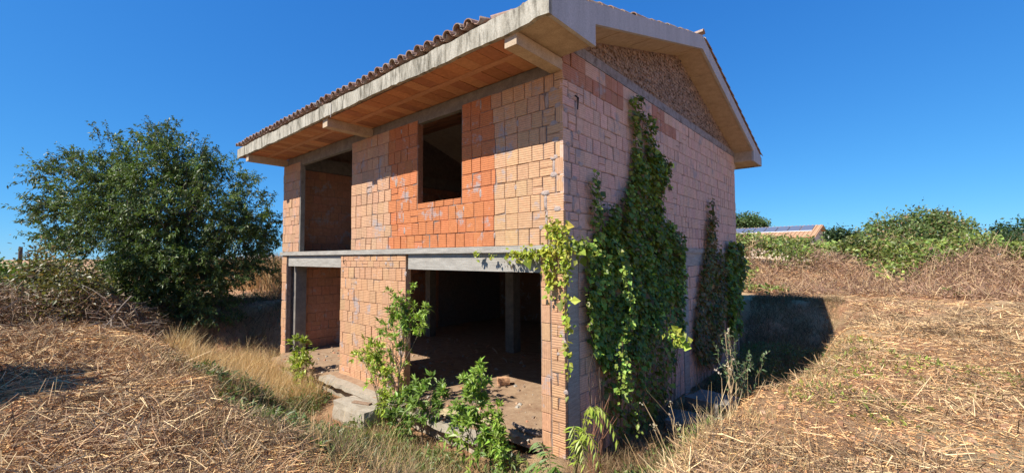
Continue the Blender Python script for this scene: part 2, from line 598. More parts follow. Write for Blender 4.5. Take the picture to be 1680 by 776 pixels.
# triangle above the far end wall
ew.add([(-L + 0.02, 0.0, 5.70), (-L + 0.02, W, 5.70), (-L + 0.02, RIDGE_Y, 7.18), (-L + 0.22, 0.0, 5.70), (-L + 0.22, W, 5.70), (-L + 0.22, RIDGE_Y, 7.18)],
       [(0, 1, 2), (3, 5, 4)])
end_wall = part(ew, "end_wall", M_JOINT)
rw = Acc()
rw.box((-L + TH, W - TH, -0.3), (-TH - 0.002, W, Z_SLAB - 0.16), (0.30, 0.16, 0.10))  # brick tint darkened to paint the dim interior
rw.box((-L + TH, W - TH, Z_UP), (-TH - 0.002, W, 5.40), (0.30, 0.16, 0.10))
rear_wall = part(rw, "rear_wall", M_BRICK)

# ---- bricks
PALE = (0.53, 0.325, 0.205)
TAN = (0.56, 0.35, 0.205)
ORANGE = (0.53, 0.20, 0.085)
LOW = (0.55, 0.325, 0.19)
GABLE = (0.66, 0.45, 0.36)
REDC = (0.46, 0.235, 0.16)
INNER = (0.50, 0.25, 0.16)

FRAME_FRONT = (np.array([0.0, 0, 0]), np.array([1.0, 0, 0]), np.array([0, -1.0, 0]))
FRAME_GABLE = (np.array([0.0, 0, 0]), np.array([0, 1.0, 0]), np.array([1.0, 0, 0]))
FRAME_INNER = (np.array([-L + TH, 0, 0]), np.array([0, 1.0, 0]), np.array([1.0, 0, 0]))
BRICKS = []   # (wall part, vertices, faces, tint, rib, shown pixels)


def brick_verts(frame, u0, u1, z0, z1, depth=0.06, proud=0.0, ch=0.006, hollow=False):
    o, ud, nd_ = frame
    up = np.array([0, 0, 1.0])
    j = lambda s: random.uniform(-s, s)
    tilt = j(0.006)
    V = []
    for (off, ins) in ((-depth, 0.0), (-ch, 0.0), (0.0, ch)):
        for k, (u, z) in enumerate(((u0 + ins, z0 + ins), (u1 - ins, z0 + ins), (u1 - ins, z1 - ins), (u0 + ins, z1 - ins))):
            e = 0.0025 if off > -depth else 0
            V.append(o + ud * (u + j(e)) + up * (z + j(e)) + nd_ * (off + proud + (tilt * (1 if k in (1, 2) else -1) if off > -depth else 0)))
    if random.random() < 0.10 and depth > 0.05:
        k = random.randint(0, 3)
        cu, cz = random.uniform(0.008, 0.03), random.uniform(0.008, 0.03)
        su, sz = (1 if k in (0, 3) else -1), (1 if k in (0, 1) else -1)
        for q in (4 + k, 8 + k):
            V[q] = V[q] + ud * su * cu + up * sz * cz
    Fs = [(8, 9, 10, 11)]
    for b in (0, 4):
        for k in range(4):
            a, c = b + k, b + (k + 1) % 4
            Fs.append((a, c, c + 4, a + 4))
    return np.array(V), Fs


def put_brick(wall, frame, u0, u1, z0, z1, tint, rib=0, proud=None, show=True, edge=False):
    pr = random.gauss(0, 0.003) if proud is None else proud
    V, Fs = brick_verts(frame, u0, u1, z0, z1, proud=pr)
    t = np.array(tint) * math.exp(random.gauss(0, 0.04)) * np.exp(np.array([random.gauss(0, 0.02) for _ in range(3)]))
    px = 0.0
    if show:
        c = V[8:12].mean(0)
        q = [to_px(p) for p in V[8:12]]
        if all(a[2] > 0.5 and -5 < a[0] < 1685 and -5 < a[1] < 781 for a in q):
            xs, ys = [a[0] for a in q], [a[1] for a in q]
            px = 0.5 * abs(sum(xs[k] * ys[(k + 1) % 4] - xs[(k + 1) % 4] * ys[k] for k in range(4)))
    BRICKS.append((wall, V, Fs, t, rib, px))


MORT = Acc()   # mortar squeezed out and packed into wide joints


def mortar_lump(frame, u0, u1, z0, z1, proud=0.002):
    """a ragged pad of mortar on the wall face"""
    o, ud, nd_ = frame
    n = 9
    V, Fs = [], []
    uc, zc = (u0 + u1) / 2, (z0 + z1) / 2
    for ring, rr in ((0, 1.12), (1, 0.86), (2, 0.4)):
        for k in range(n):
            a = k * 2 * math.pi / n
            s = max(abs(math.cos(a)), abs(math.sin(a)))
            r = rr * random.uniform(0.8, 1.15) / (0.45 * s + 0.55)
            d = (-0.012, proud + random.uniform(0, 0.005), proud + random.uniform(0.001, 0.007))[ring]
            V.append(o + ud * (uc + (u1 - u0) / 2 * r * math.cos(a)) + np.array([0, 0, 1.0]) * (zc + (z1 - z0) / 2 * r * math.sin(a)) + nd_ * d)
    for b in (0, n):
        for k in range(n):
            Fs.append((b + k, b + (k + 1) % n, b + n + (k + 1) % n, b + n + k))
    V.append(np.mean(V[2 * n:], axis=0))
    MORT.add(V, Fs)
    MORT.add(V, [(2 * n + k, 2 * n + (k + 1) % n, 3 * n) for k in range(n)])


def lay(wall, frame, u0, u1, z0, z1, courses, bw, tint, rib=0.0, show=True, gap=0.008, lumps=0.05, vert=0.0, flip=False):
    """fill a rectangle with courses; some blocks are split in two or stand upright, as the photo's do"""
    ch = (z1 - z0) / courses
    for c in range(courses):
        a, b = z0 + c * ch, z0 + (c + 1) * ch
        u = u0 + 0.003
        first = True
        while u < u1 - 0.02:
            w = bw * random.uniform(0.9, 1.1)
            if first and (c % 2):
                w *= 0.55
            first = False
            if u + w > u1 - 0.09:
                w = u1 - 0.003 - u
            ue = u + w
            g2 = gap * random.uniform(0.5, 1.6)
            uu0, uu1 = u + g2 / 2, ue - g2 / 2
            zz0, zz1 = a + gap * random.uniform(0.3, 0.8), b - gap * random.uniform(0.2, 0.7)
            r = random.random()
            if r < 0.05 and w > 0.14:
                zm = (a + b) / 2
                put_brick(wall, frame, uu0, uu1, zz0, zm - 0.005, tint, rib, show=show)
                put_brick(wall, frame, uu0, uu1, zm + 0.005, zz1, tint, rib, show=show)
            else:
                put_brick(wall, frame, uu0, uu1, zz0, zz1, tint, 1.0 if (random.random() < vert) else rib, show=show)
            if random.random() < lumps:
                k = random.uniform(0.025, 0.06)
                mortar_lump(frame, ue - k * 0.6, ue + k * 0.6, a + random.uniform(0, 0.5) * ch, b - random.uniform(0, 0.3) * ch)
            u = ue


def corner_quoin(wall, frame, u_edge, sgn, z0, z1, courses, tint):
    """the corner column: half blocks, upright blocks and packed mortar toothed into the wall"""
    ch = (z1 - z0) / courses
    for c in range(courses):
        a, b = z0 + c * ch, z0 + (c + 1) * ch
        far = 0.56 if c % 2 else 0.42
        S = lambda p, q: (min(u_edge + sgn * p, u_edge + sgn * q), max(u_edge + sgn * p, u_edge + sgn * q))
        a1 = random.uniform(0.11, 0.15) if c % 2 else random.uniform(0.20, 0.29)
        if random.random() < 0.25:
            a1 = random.uniform(0.1, 0.32)
        gp = random.choice([0.012, 0.02, 0.035, 0.06])
        cuts = [(0.0, a1), (a1 + gp, far)]
        if far - a1 - gp > 0.28:
            m_ = a1 + gp + (far - a1 - gp) * random.uniform(0.4, 0.6)
            g3 = random.choice([0.01, 0.015, 0.05])
            cuts = [(0.0, a1), (a1 + gp, m_ - g3 / 2), (m_ + g3 / 2, far)]
        for (q0, q1) in cuts:
            p0, p1 = S(q0, q1)
            r = random.random()
            if r < 0.45 and q1 - q0 > 0.13:
                zm = a + ch * random.uniform(0.44, 0.56)
                put_brick(wall, frame, p0 + 0.004, p1 - 0.004, a + 0.005, zm - 0.004, tint)
                put_brick(wall, frame, p0 + 0.004, p1 - 0.004, zm + 0.004, b - 0.006, tint)
            else:
                put_brick(wall, frame, p0 + 0.004, p1 - 0.004, a + 0.005, b - 0.006, tint, 1.0 if (q1 - q0 < 0.16 or r > 0.85) else 0.0)
        for (q0, q1), (r0, r1) in zip(cuts, cuts[1:]):
            if r0 - q1 > 0.03:
                p0, p1 = S(q1 - 0.006, r0 + 0.006)
                mortar_lump(frame, p0, p1, a + random.uniform(0, 0.03), b - random.uniform(0, 0.03), 0.0)
        if random.random() < 0.8:
            q = random.uniform(0.02, 0.4); p0, p1 = S(q, q + random.uniform(0.08, 0.16))
            mortar_lump(frame, p0, p1, a - 0.03, a + 0.05)
    return


# front, upper storey
lay(pier_up, FRAME_FRONT, -L, -8.73, Z_UP, Z_TOP, 10, 0.235, PALE)
lay(front_wall, FRAME_FRONT, -3.385, -2.135, 3.60, 3.715, 1, 0.25, ORANGE, lumps=0.0)
for c in range(10):
    far = 0.56 if c % 2 else 0.42
    a = Z_UP + c * 0.249
    b1, b2 = -4.33 + random.uniform(-0.07, 0.07), -1.39 + random.uniform(-0.03, 0.08)
    lay(front_wall, FRAME_FRONT, -5.905, b1, a, a + 0.249, 1, 0.225, PALE, lumps=0.06, vert=0.08)
    if c < 3:
        lay(front_wall, FRAME_FRONT, b1, b2, a, a + 0.249, 1, 0.225, ORANGE, lumps=0.06)
    else:
        lay(front_wall, FRAME_FRONT, b1, -3.40, a, a + 0.249, 1, 0.235, ORANGE, lumps=0.08)
        lay(front_wall, FRAME_FRONT, -2.12, b2, a, a + 0.249, 1, 0.235, ORANGE, lumps=0.10)
    lay(front_wall, FRAME_FRONT, b2, -far, a, a + 0.249, 1, 0.245, TAN, lumps=0.10)
corner_quoin(front_wall, FRAME_FRONT, 0.0, -1, Z_UP, Z_TOP, 10, TAN)
# front, ground storey
lay(pier_left, FRAME_FRONT, -L, -9.53, -0.06, Z_SLAB, 11, 0.30, LOW)
lay(pier_mid, FRAME_FRONT, -6.37, -3.76, -0.06, 2.46, 10, 0.235, LOW, lumps=0.10, vert=0.05)
lay(pier_mid, FRAME_FRONT, -6.37, -3.76, 2.465, 2.745, 2, 0.25, LOW, lumps=0.05)
lay(pier_right, FRAME_FRONT, -0.42, -0.245, -0.30, 2.745, 12, 0.18, LOW, rib=1.0, lumps=0.1)
lay(pier_right, FRAME_FRONT, -0.24, -0.002, -0.30, 2.745, 18, 0.2, LOW, lumps=0.12)
# gable, upper storey
for c in range(10):
    far = 0.56 if c % 2 else 0.42
    a = Z_UP + c * 0.238
    lay(gable_wall, FRAME_GABLE, far, W, a, a + 0.238, 1, 0.215, GABLE, lumps=0.03)
corner_quoin(gable_wall, FRAME_GABLE, 0.0, 1, Z_UP, Z_UP + 2.38, 10, GABLE)
for c in range(2):
    a = Z_UP + 2.38 + c * 0.235
    u = 0.0
    while u < W - 0.01:
        ue = min(W, u + 0.63)
        pr = 0.85 - 0.16 * u
        lay(gable_wall, FRAME_GABLE, u, ue, a, a + 0.235, 1, 0.21, REDC if random.random() < pr else GABLE, lumps=0.02)
        u = ue
# gable, ground storey (mostly behind the creepers)
lay(gable_wall, FRAME_GABLE, 0.66, 4.60, -0.3, Z_SLAB - 0.30, 11, 0.22, GABLE, show=False)
lay(gable_wall, FRAME_GABLE, 0.37, 0.66, -0.3, Z_SLAB - 0.30, 11, 0.30, GABLE)
lay(gable_wall, FRAME_GABLE, 4.95, 7.15, -0.3, Z_SLAB - 0.30, 11, 0.22, GABLE, show=False)
lay(gable_wall, FRAME_GABLE, 7.5, W - 0.32, -0.3, Z_SLAB - 0.30, 11, 0.22, GABLE, show=False)
# inside face of the far end wall, seen through the two openings
lay(end_wall, FRAME_INNER, 0.5, 5.6, 0.0, Z_SLAB - 0.16, 10, 0.255, INNER, lumps=0.02)
lay(end_wall, FRAME_INNER, TH, W - TH, Z_UP, 5.30, 10, 0.255, INNER, lumps=0.02)

order = sorted(range(len(BRICKS)), key=lambda i: -BRICKS[i][5])
single = set(order[:300])
rest = {}
for i, (wall, V, Fs, t, rib, px) in enumerate(BRICKS):
    if i in single:
        c = V[8:12].mean(0)
        Acc().add(V, Fs, t, rib).build("brick", M_BRICK, wall, origin=c)
    else:
        rest.setdefault(wall.name, (wall, Acc()))[1].add(V, Fs, t, rib)
for wall, acc in rest.values():
    kind(acc.build("brickwork", M_BRICK, wall), "stuff")
kind(MORT.build("mortar_smears", M_MORTAR, front_wall, smooth=True), "stuff")

# ---- concrete frame
part(Acc().box((-L - 0.03, -0.045, Z_SLAB), (0.03, 0.16, Z_UP)).box((-0.16, 0.16, Z_SLAB), (0.03, W + 0.03, Z_UP)).box((-L + 0.0, 0.16, Z_SLAB - 0.15), (-0.161, W - 0.0, Z_UP - 0.003)),
     "upper_floor_slab", M_CONC)
part(Acc().box((-9.46, 0.03, 2.45), (-6.385, 0.24, Z_SLAB)), "lintel", M_CONC)
part(Acc().box((-3.71, 0.03, 2.45), (-0.43, 0.24, Z_SLAB)), "lintel", M_CONC)
part(Acc().box((-0.24, 0.255, -0.35), (-0.004, 0.36, Z_SLAB)).box((-0.012, 0.07, -0.35), (-0.004, 0.2545, Z_SLAB)), "concrete_pillar", M_CONC)
part(Acc().box((-0.24, 4.62, -0.35), (0.004, 4.93, Z_SLAB - 0.3)), "concrete_pillar", M_CONC)
part(Acc().box((-0.24, 7.17, -0.35), (0.004, 7.48, Z_SLAB - 0.3)), "concrete_pillar", M_CONC)
part(Acc().box((-0.24, W - 0.30, -0.35), (0.003, W, Z_SLAB)), "concrete_pillar", M_CONC)
part(Acc().box((-0.24, 0.37, Z_SLAB - 0.295), (0.002, W - 0.305, Z_SLAB)), "edge_beam", M_CONC)
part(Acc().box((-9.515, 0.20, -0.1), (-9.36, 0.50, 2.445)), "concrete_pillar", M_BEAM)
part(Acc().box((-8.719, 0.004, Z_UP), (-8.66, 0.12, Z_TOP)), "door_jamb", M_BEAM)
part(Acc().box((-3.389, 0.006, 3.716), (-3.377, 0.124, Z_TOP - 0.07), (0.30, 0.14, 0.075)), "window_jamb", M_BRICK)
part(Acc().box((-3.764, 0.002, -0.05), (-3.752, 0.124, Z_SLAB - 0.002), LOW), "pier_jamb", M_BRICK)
part(Acc().box((-4.80, 4.10, 0.0), (-4.50, 4.40, Z_SLAB - 0.15)), "interior_column", M_BEAM)  # darker concrete puts the interior's shade into the columns' colour
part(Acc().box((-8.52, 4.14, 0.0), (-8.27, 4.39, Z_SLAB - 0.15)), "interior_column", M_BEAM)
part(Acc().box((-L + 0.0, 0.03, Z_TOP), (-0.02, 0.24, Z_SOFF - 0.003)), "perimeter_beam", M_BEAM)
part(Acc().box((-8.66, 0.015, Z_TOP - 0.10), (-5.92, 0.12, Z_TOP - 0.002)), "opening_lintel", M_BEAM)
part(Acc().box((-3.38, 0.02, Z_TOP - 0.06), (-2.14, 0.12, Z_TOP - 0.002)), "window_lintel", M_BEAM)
part(Acc().box((-0.20, 0.0, 5.702), (0.006, W, 5.862)), "gable_beam", M_GBEAM)
part(Acc().box((-L + TH - 0.002, TH, 5.305), (-L + TH + 0.10, W - TH, 5.70)), "end_wall_beam", M_BEAM)

# ---- gable triangle of rough bricks laid holes outward
tri = Acc()
random.seed(21)
tri.add([(-0.20, 0.02, 5.862), (-0.20, W - 0.02, 5.862), (-0.20, RIDGE_Y, 7.215), (-0.014, 0.02, 5.862), (-0.014, W - 0.02, 5.862), (-0.014, RIDGE_Y, 7.215)],
        [(0, 2, 1), (3, 4, 5)], (0.26, 0.19, 0.15))
zc = 5.866
while zc < 7.15:
    hcourse = 0.062
    uu = random.uniform(0, 0.1)
    while uu < W:
        wq = random.uniform(0.06, 0.20)
        zt = Z_RAKE0 + SLOPE * (RIDGE_Y - max(abs(uu - RIDGE_Y), abs(uu + wq - RIDGE_Y))) - 0.01
        z1 = min(zc + hcourse - 0.007, zt)
        if z1 - zc > 0.02:
            V, Fs = brick_verts(FRAME_GABLE, uu, uu + wq - 0.012, zc, z1, proud=random.gauss(0.003, 0.006), ch=0.006)
            t = np.array(random.choice([(0.31, 0.235, 0.18), (0.29, 0.215, 0.165), (0.33, 0.25, 0.19), (0.27, 0.20, 0.155), (0.31, 0.22, 0.165)])) * math.exp(random.gauss(0, 0.10))
            tri.add(V, Fs, t)
            for _ in range(int(wq / 0.045)):
                if random.random() < 0.55:
                    hu, hz = random.uniform(uu + 0.015, uu + wq - 0.035), random.uniform(zc + 0.01, max(zc + 0.012, z1 - 0.03))
                    V2, F2 = brick_verts(FRAME_GABLE, hu, hu + random.uniform(0.012, 0.022), hz, min(hz + 0.03, z1 - 0.004), depth=0.03, proud=0.012 + random.uniform(0, 0.01), ch=0.004)
                    tri.add(V2, F2, t * random.choice([0.55, 0.8, 1.15]))
        uu += wq
    zc += hcourse
kind(part(tri, "gable_triangle", M_RAW), "stuff")

# ---- roof
prof = [(-EAVE + 0.07, Z_SOFF), (-EAVE + 0.07, 5.785), (RIDGE_Y, 7.49), (W + EAVE - 0.07, 5.785), (W + EAVE - 0.07, Z_SOFF), (W, Z_SOFF), (W, Z_RAKE0), (RIDGE_Y, Z_RAKE0 + SLOPE * RIDGE_Y), (0, Z_RAKE0), (0, Z_SOFF)]
def extrude(prof, x0, x1):
    n = len(prof)
    V = [(x0, y, z) for y, z in prof] + [(x1, y, z) for y, z in prof]
    return V, [(k, (k + 1) % n, n + (k + 1) % n, n + k) for k in range(n)], n
rs = Acc()
V, Q, n = extrude(prof, X_END + 0.06, OVER - 0.06)
rs.add(V, Q)
rs.add([(OVER - 0.06, y, z) for y, z in prof], [(0, 1, 2, 7), (2, 3, 4, 7), (4, 5, 6, 7), (7, 8, 9, 0)])
rs.add([(X_END + 0.06, y, z) for y, z in prof], [(7, 2, 1, 0), (7, 4, 3, 2), (7, 6, 5, 4), (0, 9, 8, 7)])
part(rs, "roof_slab", M_SOFFITC)
# fascia along the front eave, its edges worn
fa = Acc()
nseg = 150
xs = np.linspace(X_END, OVER, nseg)
rr = np.random.default_rng(5)
lowe = 5.495 + 0.022 * (vnoise(xs, xs * 0, 0.45) - 0.5) * 2 + rr.normal(0, 0.005, nseg)
tope = 5.755 + 0.018 * (vnoise(xs, xs * 0 + 7, 0.3) - 0.5) * 2 + rr.normal(0, 0.004, nseg)
lowe[-1] = 5.50; tope[-1] = 5.80; tope[-8:] += np.linspace(0, 0.04, 8)
for (y0, y1) in ((-EAVE, -EAVE + 0.068),):
    V = []
    for x, a, b in zip(xs, lowe, tope):
        V += [(x, y0, a), (x, y1, a + 0.004), (x, y1, b), (x, y0, b)]
    Q = []
    for k in range(nseg - 1):
        for j in range(4):
            Q.append((k * 4 + j, k * 4 + (j + 1) % 4, (k + 1) * 4 + (j + 1) % 4, (k + 1) * 4 + j))
    Q += [(3, 2, 1, 0), ((nseg - 1) * 4, (nseg - 1) * 4 + 1, (nseg - 1) * 4 + 2, (nseg - 1) * 4 + 3)]
    fa.add(V, Q)
part(fa, "fascia", M_FASCIA)
part(Acc().box((X_END, W + EAVE - 0.068, 5.50), (OVER, W + EAVE, 5.77)), "rear_fascia", M_FASCIA)
# rake boards on the gable face, with the boxed ends of the eaves
def rake(y_edge, sg):
    a = Acc()
    yw = 0.012 if sg > 0 else W - 0.012
    xx0, xx1 = OVER - 0.058, OVER - 0.002
    ye = y_edge + sg * 0.069
    P = [(ye, 5.505), (yw, 5.505), (yw, Z_RAKE0 - 0.012), (RIDGE_Y, Z_RAKE0 + SLOPE * RIDGE_Y - 0.012), (RIDGE_Y, 7.505), (ye, 5.80)]
    n = len(P)
    V = [(xx0, y, z) for y, z in P] + [(xx1, y, z) for y, z in P]
    a.add(V, [(k, (k + 1) % n, n + (k + 1) % n, n + k) for k in range(n)])
    a.add([(xx1, y, z) for y, z in P], [(0, 1, 2, 5), (2, 3, 4, 5)])
    a.add([(xx0, y, z) for y, z in P], [(5, 2, 1, 0), (5, 4, 3, 2)])
    return part(a, "rake_board", M_RAKE)
rake(-EAVE, 1)
rake(W + EAVE, -1)
# shuttering joints under the rake overhang: thin proud strips
for y in np.arange(0.9, W, 1.15):
    z = Z_RAKE0 + SLOPE * (RIDGE_Y - abs(y - RIDGE_Y)) - 0.004
    part(Acc().box((0.02, y - 0.008, z - 0.004), (OVER - 0.062, y + 0.008, z + 0.02)), "shuttering_joint", M_SOFFITC)
# cantilever brackets carrying the eave
for x0 in (-0.205, -5.24, -L + 0.02):
    b = Acc()
    b.box((x0, -1.0, Z_TOP + 0.0), (x0 + 0.2, 0.028, Z_SOFF - 0.022))
    part(b, "eave_bracket", M_SOFFITC)
part(Acc().box((-0.205, W - 0.1, Z_TOP), (-0.005, W + 0.16, Z_SOFF - 0.022)), "eave_bracket", M_SOFFITC)
# terracotta planks of the eave soffit, two rows with a joist strip between
random.seed(31)
rowdef = ((-0.975, -0.565), (-0.455, -0.005))
xq = X_END + 0.08
k = 0
while xq < -0.28:
    wq = 0.25
    for r_, (ya, yb) in enumerate(rowdef):
        x0 = xq + (0.09 if r_ else 0)
        a = Acc()
        dz = random.gauss(0, 0.003)
        t = np.array(random.choice([(0.50, 0.235, 0.115), (0.46, 0.21, 0.105), (0.52, 0.27, 0.14), (0.40, 0.18, 0.10)])) * math.exp(random.gauss(0, 0.08))
        a.box((x0 + 0.004, ya + 0.004, Z_SOFF - 0.02 + dz), (x0 + wq - 0.004, yb - 0.004, Z_SOFF - 0.004), t)
        part(a, "soffit_tile", M_RED, origin=(x0 + wq / 2, (ya + yb) / 2, Z_SOFF))
    xq += wq
part(Acc().box((X_END + 0.08, -0.56, Z_SOFF - 0.026), (-0.21, -0.46, Z_SOFF - 0.004), (0.52, 0.28, 0.16)), "soffit_joist", M_RED)
part(Acc().box((X_END + 0.08, -0.988, Z_SOFF - 0.03), (-0.26, -0.977, Z_SOFF - 0.002), (0.16, 0.09, 0.06)), "shuttering_board", M_TWIG)
# terracotta ceiling planks under the front slope, inside
cl = Acc()
for xi in np.arange(-L + TH, -TH, 0.5):
    for yi in np.arange(0.26, RIDGE_Y - 0.2, 0.26):
        z0, z1 = Z_RAKE0 + SLOPE * yi - 0.03, Z_RAKE0 + SLOPE * (yi + 0.25) - 0.03
        x0, x1 = xi + 0.01, xi + 0.49
        t = np.array((0.46, 0.20, 0.10)) * math.exp(random.gauss(0, 0.15))
        cl.add([(x0, yi, z0), (x1, yi, z0), (x1, yi + 0.25, z1), (x0, yi + 0.25, z1), (x0, yi, z0 + 0.025), (x1, yi, z0 + 0.025), (x1, yi + 0.25, z1 + 0.025), (x0, yi + 0.25, z1 + 0.025)],
               [(0, 3, 2, 1), (0, 1, 5, 4), (1, 2, 6, 5), (2, 3, 7, 6), (3, 0, 4, 7)], t)
kind(part(cl, "ceiling_planks", M_RED), "stuff")

rub = Acc()
random.seed(91)
for _ in range(900):
    x, y = random.uniform(-9.3, -0.4), random.choice([random.uniform(0.1, 4.5), random.uniform(-0.4, 2.2)])
    if y < 0.3 and not (-3.7 < x < -0.5 or -9.2 < x < -6.5):
        continue
    r = random.choice([0.008, 0.012, 0.012, 0.02, 0.035])
    V = [np.array([x, y, 0.0]) + np.array([a * r * random.uniform(0.6, 1.3), b * r * random.uniform(0.6, 1.3), c_ * r * random.uniform(0.5, 1.0)]) for a, b, c_ in ((-1, -1, 0), (1, -1, 0), (1, 1, 0), (-1, 1, 0), (-0.6, -0.6, 1), (0.6, -0.6, 1), (0.6, 0.6, 1), (-0.6, 0.6, 1))]
    rub.add(V, [(4, 5, 6, 7), (0, 1, 5, 4), (1, 2, 6, 5), (2, 3, 7, 6), (3, 0, 4, 7)], random.choice([(0.42, 0.28, 0.18), (0.36, 0.33, 0.28), (0.45, 0.22, 0.13), (0.25, 0.18, 0.13)]))
kind(part(rub, "floor_rubble", M_TWIG), "stuff")

# ---- roof tiles (barrel tiles): covers over channels
SA = math.atan(SLOPE)


def barrel(r0, r1, ln, arc=6, th=0.013, cup=1):
    """half pipe, axis along +y from 0 to ln, wide end first"""
    V, Q = [], []
    for y, r in ((0, r0), (ln, r1)):
        for rad in (r, r - th):
            for k in range(arc + 1):
                a = math.pi * k / arc
                V.append((-rad * math.cos(a), y, cup * rad * math.sin(a) * 0.92))
    m = arc + 1
    for k in range(arc):
        Q += [(k, k + 1, 2 * m + k + 1, 2 * m + k), (m + k + 1, m + k, 3 * m + k, 3 * m + k + 1), (k, m + k, m + k + 1, k + 1), (2 * m + k + 1, 3 * m + k + 1, 3 * m + k, 2 * m + k)]
    Q += [(0, 2 * m, 3 * m, m), (arc, m + arc, 3 * m + arc, 2 * m + arc)]
    return np.array(V), Q


cov = Acc().add(*barrel(0.088, 0.074, 0.44)).mesh("roof_tile")
cov.materials.append(M_TILE)
cov.polygons.foreach_set("use_smooth", np.zeros(len(cov.polygons), bool))
chn = Acc().add(*barrel(0.084, 0.078, 0.44, cup=-1)).mesh("roof_tile_channel")
chn.materials.append(M_TILE)


def put_tile(me, name, x, y, z, rx, rz=0.0, ry=0.0):
    o = bpy.data.objects.new(name, me)
    COL.objects.link(o)
    o.parent = house
    o.location = (x, y, z)
    o.rotation_euler = (rx, ry, rz)
    return o


random.seed(41)
PITCH_T = 0.226
ntile = 0
field = Acc()
x = X_END + 0.10
while x < OVER - 0.04:
    rows = 0
    for r_ in range(15):
        sdist = -0.05 + r_ * 0.385
        y = -EAVE + sdist * math.cos(SA)
        z = 5.775 + sdist * math.sin(SA) + 0.03
        if y > RIDGE_Y - 0.15:
            break
        edge = x > OVER - 0.2
        if r_ == 0 and x > -0.62:
            continue
        jx, jy = random.gauss(0, 0.008), random.gauss(0, 0.012)
        if r_ == 0 or edge:
            put_tile(cov, "roof_tile", x + jx, y + jy, z + 0.035, SA - 0.03, random.gauss(0, 0.02), random.gauss(0, 0.03))
            ntile += 1
            if r_ == 0:
                put_tile(chn, "channel_tile", x + PITCH_T / 2 + random.gauss(0, 0.006), y + 0.02 + jy, z + 0.082, SA - 0.02)
        else:
            V, Q = barrel(0.088, 0.074, 0.44, arc=4)
            c_, s_ = math.cos(SA - 0.03), math.sin(SA - 0.03)
            field.add(np.stack([V[:, 0] + x + jx, y + V[:, 1] * c_ - V[:, 2] * s_, z + 0.035 + V[:, 1] * s_ + V[:, 2] * c_], -1), Q)
            V, Q = barrel(0.084, 0.078, 0.44, arc=4, cup=-1)
            field.add(np.stack([V[:, 0] + x + PITCH_T / 2, y + V[:, 1] * c_ - V[:, 2] * s_, z + 0.082 + V[:, 1] * s_ + V[:, 2] * c_], -1), Q)
    x += PITCH_T
# one slipped tile lying askew near the corner
put_tile(cov, "roof_tile", -0.52, -EAVE + 0.16, 5.85, SA, -0.9, 0.05)
# rear slope, seen only along the rake
x = OVER - 0.05
for r_ in range(15):
    sdist = -0.05 + r_ * 0.385
    y = W + EAVE - sdist * math.cos(SA)
    z = 5.775 + sdist * math.sin(SA) + 0.065
    if y < RIDGE_Y + 0.15:
        break
    put_tile(cov, "roof_tile", x, y, z, SA - 0.03, math.pi)
rb_ = Acc().box((X_END, RIDGE_Y + 0.1, 5.4), (X_END, RIDGE_Y + 0.1, 5.4))
xx = X_END
while xx < OVER:
    put_tile(cov, "ridge_tile", xx + 0.40, RIDGE_Y, 7.545, -0.02, math.pi / 2) if xx > -3 else None
    xx += 0.39
rsl = Acc()
for xk in np.arange(X_END + 0.1, OVER - 0.2, PITCH_T):
    V = []
    for y, z in ((W + EAVE + 0.04, 5.84), (RIDGE_Y, 7.55)):
        for kx in range(5):
            a = math.pi * kx / 4
            V.append((xk - 0.1 * math.cos(a), y, z + 0.07 * math.sin(a)))
    rsl.add(V, [(kx, 5 + kx, 6 + kx, kx + 1) for kx in range(4)])
field.V += []
kind(field.build("tile_field", M_TILE, house), "stuff")
kind(rsl.build("rear_tile_field", M_TILE, house), "stuff")

# ---- floors
fl = Acc().box((-9.2, -0.46, -0.10), (-1.15, 0.0, 0.0)).box((-L + 0.02, 0.0, -0.12), (-0.26, W - 0.26, 0.0))
part(fl, "ground_floor_slab", M_FLOOR)
le = Acc()
random.seed(51)
xs = np.linspace(-6.35, -1.2, 26)
V = []
for x in xs:
    yy = -0.49 + random.gauss(0, 0.012)
    V += [(x, yy, -0.085 + random.gauss(0, 0.008)), (x, -0.30 + random.gauss(0, 0.02), -0.09), (x, -0.26 + random.gauss(0, 0.02), 0.008), (x, yy + 0.01, 0.006 + random.gauss(0, 0.003))]
Q = [(k * 4 + j, k * 4 + (j + 1) % 4, k * 4 + 4 + (j + 1) % 4, k * 4 + 4 + j) for k in range(25) for j in range(4)]
Q += [(3, 2, 1, 0), (100, 101, 102, 103)]
le.add(V, Q)
part(le, "floor_ledge", M_SLAB)
part(Acc().box((-9.1, -0.30, -0.45), (-1.3, -0.02, -0.11)), "footing", M_SLAB)

